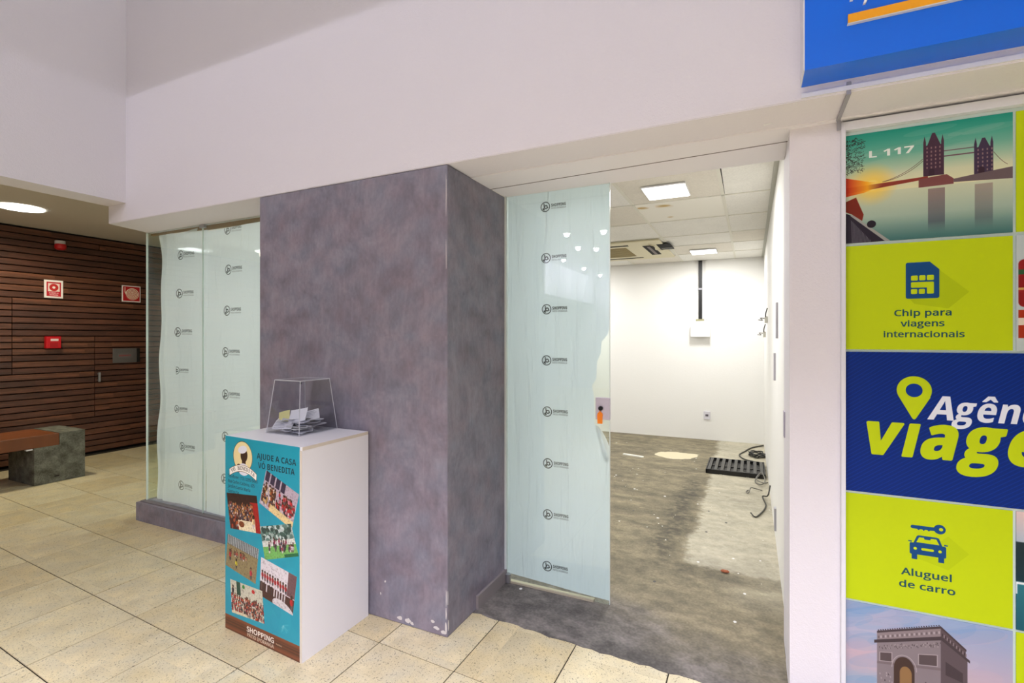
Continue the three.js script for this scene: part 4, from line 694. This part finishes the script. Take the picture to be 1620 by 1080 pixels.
{
  const y0 = 0.99, y1 = 1.268, t = thing('ballot_box', 'clear tapered acrylic box holding paper slips on the pedestal', 'box', [-2.185, y0, -1.95]);
  const b = [[-2.066, -1.818], [-2.066, -2.076], [-2.306, -2.076], [-2.306, -1.818]], u = [[-2.092, -1.848], [-2.092, -2.046], [-2.280, -2.046], [-2.280, -1.848]];
  const wall = (i) => { const k = (i + 1) % 4, g = new THREE.BufferGeometry(); const P = [[b[i][0], y0 + 0.004, b[i][1]], [b[k][0], y0 + 0.004, b[k][1]], [u[k][0], y1, u[k][1]], [u[i][0], y1, u[i][1]]]; const cx = -2.186, cz = -1.947, T = 0.003; const Q = P.map((p) => [p[0] + Math.sign(cx - p[0]) * T, p[1], p[2] + Math.sign(cz - p[2]) * T]); const v = [...P, ...Q].flat(); g.setAttribute('position', new THREE.Float32BufferAttribute(v, 3)); g.setIndex([0, 1, 2, 0, 2, 3, 4, 6, 5, 4, 7, 6, 0, 4, 5, 0, 5, 1, 3, 2, 6, 3, 6, 7, 1, 5, 6, 1, 6, 2, 0, 3, 7, 0, 7, 4]); g.setAttribute('uv', new THREE.Float32BufferAttribute(new Array(16).fill(0), 2)); g.computeVertexNormals(); return uvMetres(g); };
  for (let i = 0; i < 4; i++) {
    part('side', wall(i), acrylic, t);
    part('corner_edge', tube([[b[i][0], y0 + 0.003, b[i][1]], [(b[i][0] + u[i][0]) / 2, (y0 + y1) / 2, (b[i][1] + u[i][1]) / 2], [u[i][0], y1, u[i][1]]], 0.0022, 4, 5), acrylicEdge, t);
    const k = (i + 1) % 4; part('rim', tube([[u[i][0], y1, u[i][1]], [(u[i][0] + u[k][0]) / 2, y1, (u[i][1] + u[k][1]) / 2], [u[k][0], y1, u[k][1]]], 0.0026, 4, 5), acrylicEdge, t);
  }
  part('base', box(-2.31, -2.062, y0, y0 + 0.004, -2.08, -1.814), acrylic, t);
  part('lid', box(-2.278, -2.094, y1 - 0.001, y1 + 0.002, -2.044, -1.85), acrylic, t);
  part('hasp', cyl(0.004, 0.004, 0.008, [-2.099, y1 - 0.012, -1.856], 'z', 10), M(0x18181a, 0.5), t);
  // folded paper slips
  const r = rng(92), mats = [M(0xf1f1f6, 0.8), M(0xe4e6f0, 0.8), M(0xefefee, 0.8), M(0xd6d9e4, 0.8)], yellow = M(0xe6e2a0, 0.8);
  const tx = canvasTex(128, 64, (g) => { g.fillStyle = '#eeeef4'; g.fillRect(0, 0, 128, 64); g.fillStyle = '#9a9cac'; for (let i = 0; i < 7; i++) g.fillRect(8, 8 + i * 8, 60 + 50 * rng(i + 3)(), 2); }), printed = M(0xffffff, 0.8, { map: tx });
  const slip = (x, y, z, w, d, rx, ry, rz, m, label) => {
    const g = new THREE.BoxGeometry(w, 0.0012, d, 6, 1, 4), p = g.attributes.position; for (let i = 0; i < p.count; i++) { const a = p.getX(i) / w, c = p.getZ(i) / d; p.setY(i, p.getY(i) + 0.008 * a * a * (m === yellow ? -1 : 1) + 0.003 * Math.sin(c * 5 + x * 90)); } g.computeVertexNormals();
    g.rotateX(rx); g.rotateY(ry); g.rotateZ(rz); g.translate(x, y, z); g.computeBoundingBox(); const q = g.boundingBox;
    g.translate(Math.max(0, -2.292 - q.min.x) - Math.max(0, q.max.x + 2.080), Math.max(0, 0.9945 - q.min.y), Math.max(0, -2.062 - q.min.z) - Math.max(0, q.max.z + 1.832));
    solo('paper_slip', g, m, label || 'folded white paper slip lying in the clear acrylic box', 'paper slip', 'paper slips in the acrylic box');
  };
  for (let i = 0; i < 27; i++) { const lay = Math.floor(i / 3.4); slip(-2.28 + 0.19 * r(), 0.998 + lay * 0.0085 + 0.002 * r(), -2.05 + 0.21 * r(), 0.075 + 0.05 * r(), 0.045 + 0.03 * r(), (r() - 0.5) * 0.14, r() * 3, (r() - 0.5) * 0.14, r() < 0.35 ? printed : mats[Math.floor(r() * 4)]); }
  slip(-2.262, 1.06, -1.875, 0.075, 0.085, 1.2, 0.1, 0.25, yellow, 'pale yellow paper slip standing against the acrylic wall');
  slip(-2.165, 1.08, -1.90, 0.095, 0.08, 1.0, 0.35, 0.2, mats[0], 'white folded slip standing upright on the heap in the box');
  slip(-2.115, 1.07, -1.95, 0.12, 0.085, 0.7, 0.75, 0.28, printed, 'printed slip leaning over the heap towards the acrylic wall');
  slip(-2.225, 1.04, -1.855, 0.13, 0.075, 0.8, 0.1, 0.05, printed, 'printed slip sloping down against the front of the acrylic box');
}

// ------------------------------------------------------------------ corridor things
{
  const t = thing('bench', 'wooden seat on a grey concrete block by the slat wall', 'bench', [-6.78, 0, -2.2]);
  const cz = [[-2.88, 0], [-2.46, 0], [-2.46, 0.375], [-2.665, 0.375], [-2.665, 0.5], [-2.88, 0.5]];
  const blk = (mirror) => { const g = new THREE.ExtrudeGeometry(new THREE.Shape(cz.map(([z, y]) => new THREE.Vector2(mirror ? -1.8 - (z + 2.88) + 0.0 : z, y))), { depth: 0.55, bevelEnabled: true, bevelSize: 0.003, bevelThickness: 0.003, bevelSegments: 1 }); g.rotateY(-Math.PI / 2); g.translate(-6.505, 0.003, 0); return uvMetres(g); };
  part('block', blk(false), benchConcrete, t, 'grey concrete end block');
  const b2 = uvMetres(box(-7.055, -6.505, 0.003, 0.375, -0.9, -0.5)); part('block', b2, benchConcrete, t, 'grey concrete end block');
  const sg = box(-7.055, -6.503, 0.379, 0.503, -2.66, -0.45, 0.006); part('seat', uvFit(sg, -2.66, -1.4, -7.05, -6.3, 'z', 'x'), seatWood, t, 'reddish brown wooden seat beam');
  part('clip', box(-6.55, -6.51, 0.362, 0.376, -2.45, -2.40, 0.002), whitePlastic, t);
  part('maker_mark', box(-6.5025, -6.5005, 0.055, 0.07, -2.66, -2.62), M(0x2a2622, 0.8), t);
}
function lampDisc(name, x, y, z, r, label, group, I, tint) {
  const t = thing(name, label, 'light', [x, y, z], group);
  if (r < 0.1) part('ring', (() => { const g = new THREE.TorusGeometry(r, r * 0.06, 8, 40); g.rotateX(Math.PI / 2); g.translate(x, y - 0.004, z); return g; })(), whitePlastic, t);
  part('diffuser', cyl(r, r, 0.008, [x, y - 0.006, z], 'y', 40), new THREE.MeshStandardMaterial({ color: 0xffffff, emissive: new THREE.Color(1, 1, 0.98), emissiveIntensity: r < 0.1 ? 12 : 5, roughness: 0.5 }), t);
  // the two recessed fittings next to the photographer and the flush corridor lights throw their light down, the others all round
  const down = !I || r > 0.1;
  const l = !down ? new THREE.PointLight(new THREE.Color(...tint), I, 0, 2) : I ? new THREE.SpotLight(new THREE.Color(...tint), I, 0, 1.5, 0.3, 2) : new THREE.SpotLight(new THREE.Color(...tint), MALL_SPOT, 0, 1.12, 0.55, 2); l.position.set(0, -0.03, 0);
  if (down) { l.target.position.set(0, -3, 0); t.add(l.target); }
  l.castShadow = true; l.shadow.radius = r < 0.1 ? 2 : 6; t.add(l);
}
lampDisc('round_ceiling_light', -6.6, 2.8, -2.39, 0.18, 'round white ceiling light in the corridor over the bench', 'round corridor lights', CORRIDOR_LAMP, CORRIDOR_TINT);
lampDisc('round_ceiling_light', -6.6, 2.8, 0.4, 0.18, 'round white ceiling light farther along the side corridor', 'round corridor lights', CORRIDOR_LAMP, CORRIDOR_TINT);
[[-2.14, 1.04, 0.25], [-2.78, 2.44, 0.25], [-2.17, 2.5, 0.25], [-2.72, 4.0, 1], [-3.0, 3.72, 1], [-3.75, 5.0, 2.6], [-3.75, 6.5, 2.6], [-3.75, 8.0, 2.6], [-0.3, 1.04, 0], [0.75, 1.04, 0], [-0.3, 2.5, 1.2], [0.8, 2.5, 1.2], [-2.7, 5.6, 2], [-2.7, 7.4, 2]].forEach(([x, z, k]) =>
  lampDisc('downlight', x, 3.25, z, 0.06, 'small round downlight in the low hall ceiling', 'downlights of the hall', MALL_LAMP * k, MALL_TINT));
// unseen fill panels added over the facade to brighten the upper wall
for (const [x, z] of [[-2.2, -0.9], [1.6, -0.9], [4.8, -0.9]]) {
  const t = thing('atrium_fill_light', 'added square fill light in the unseen atrium roof', 'light', [x, 5.99, z], 'added atrium fill lights');
  part('diffuser', box(x - 0.6, x + 0.6, 5.985, 5.998, z - 0.6, z + 0.6), new THREE.MeshStandardMaterial({ color: 0xffffff, emissive: new THREE.Color(1, 1, 1), emissiveIntensity: 1.2 }), t);
  const l = new THREE.RectAreaLight(new THREE.Color(...ATRIUM_TINT), ATRIUM_FILL, 1.2, 1.2); l.rotation.x = -Math.PI / 2; l.position.set(0, -0.012, 0); t.add(l);
}
// fire safety things on the slat wall (face at x = -7.66)
const WX = -7.66;
function wallSign(name, z0, z1, y0, y1, label, draw) {
  const t = thing(name, label, 'sign', [WX, y0, (z0 + z1) / 2]);
  part('board', box(WX, WX + 0.006, y0, y1, z0, z1), M(0xf0ecec, 0.5), t);
  const g = box(WX + 0.006, WX + 0.008, y0 + 0.004, y1 - 0.004, z0 + 0.004, z1 - 0.004); uvFit(g, z1 - 0.004, z0 + 0.004, y0 + 0.004, y1 - 0.004, 'z', 'y');
  part('print', g, M(0xffffff, 0.5, { map: canvasTex(256, 256, draw) }), t);
}
wallSign('alarm_sign', -3.168, -2.985, 1.978, 2.195, 'red and white fire alarm sign with a round button symbol', (g) => {
  g.fillStyle = '#f3efee'; g.fillRect(0, 0, 256, 256); g.fillStyle = '#c42030'; g.fillRect(26, 24, 206, 212); g.fillStyle = '#f0e0d8'; g.fillRect(46, 44, 166, 120); g.fillStyle = '#c42828'; g.beginPath(); g.ellipse(129, 104, 64, 54, 0, 0, 7); g.fill(); g.fillStyle = '#f3e6e0'; g.beginPath(); g.ellipse(129, 104, 22, 18, 0, 0, 7); g.fill();
  g.fillStyle = '#f0d8d8'; g.font = 'bold 25px sans-serif'; g.textAlign = 'center'; g.fillText('ALARME DE', 129, 196); g.fillText('INCÊNDIO', 129, 224);
});
wallSign('hose_sign', -4.035, -3.807, 1.985, 2.205, 'red fire hose sign with a white spiral', (g) => {
  g.fillStyle = '#f3efee'; g.fillRect(0, 0, 256, 256); g.fillStyle = '#b8141e'; g.fillRect(10, 10, 236, 236); g.fillStyle = '#f0e0c8'; g.beginPath(); g.arc(140, 132, 96, 0, 7); g.fill(); g.fillRect(30, 22, 12, 90); g.fillRect(38, 100, 12, 30);
  g.strokeStyle = '#b8141e'; g.lineWidth = 8; g.beginPath(); for (let i = 0; i < 300; i++) { const a = i / 300 * Math.PI * 9, R = 6 + 86 * i / 300; const x = 140 + R * Math.cos(a), y = 132 + R * Math.sin(a); i ? g.lineTo(x, y) : g.moveTo(x, y); } g.stroke();
});
{
  const s = thing('fire_siren', 'red and white round fire siren on the slat wall', 'siren', [WX, 2.565, -3.12]);
  part('base', cyl(0.05, 0.052, 0.04, [WX + 0.05, 2.655, -3.12]), M(0xd9d4d4, 0.5), s);
  const g = new THREE.LatheGeometry([[0.0, 0], [0.035, 0.002], [0.055, 0.018], [0.058, 0.05], [0.052, 0.07]].map((p) => new THREE.Vector2(...p)), 28); g.translate(WX + 0.06, 2.565, -3.12);
  part('lens', g, M(0xc4181c, 0.3), s, 'red dome lens'); part('bracket', box(WX, WX + 0.03, 2.60, 2.675, -3.15, -3.09, 0.004), M(0xb01818, 0.5), s);
  const c = thing('call_point', 'red manual fire alarm call point on the slat wall', 'alarm', [WX, 1.365, -3.055]);
  part('case', box(WX, WX + 0.06, 1.365, 1.512, -3.13, -2.985, 0.01), M(0xc80f1c, 0.35), c);
  part('label', box(WX + 0.06, WX + 0.062, 1.455, 1.482, -3.1, -3.025), M(0xf4dcdc, 0.5), c);
  part('plunger', box(WX + 0.06, WX + 0.064, 1.385, 1.44, -3.095, -3.02, 0.001), M(0xb00c18, 0.3), c);
  const p = thing('cabinet_plate', 'brushed grey plate with faint red lettering on the slat wall', 'plate', [WX, 1.154, -3.85]);
  part('plate', box(WX, WX + 0.012, 1.158, 1.352, -3.985, -3.70, 0.003), M(0x6d6a6a, 0.4, { metalness: 0.4 }), p);
  part('side_cover', box(WX, WX + 0.016, 1.158, 1.352, -4.02, -3.987, 0.002), blackPlastic, p);
  const lg = box(WX + 0.012, WX + 0.0135, 1.225, 1.285, -3.92, -3.76); uvFit(lg, -3.76, -3.92, 1.225, 1.285, 'z', 'y');
  part('lettering', lg, M(0xffffff, 0.5, { map: canvasTex(256, 96, (q) => { q.fillStyle = '#6c6868'; q.fillRect(0, 0, 256, 96); q.fillStyle = '#9c3034'; fitText(q, 'HIDRANTE', 10, 246, 66, 52, 'sans-serif', 'bold'); }) }), p);
}

renderer.render(scene, camera);
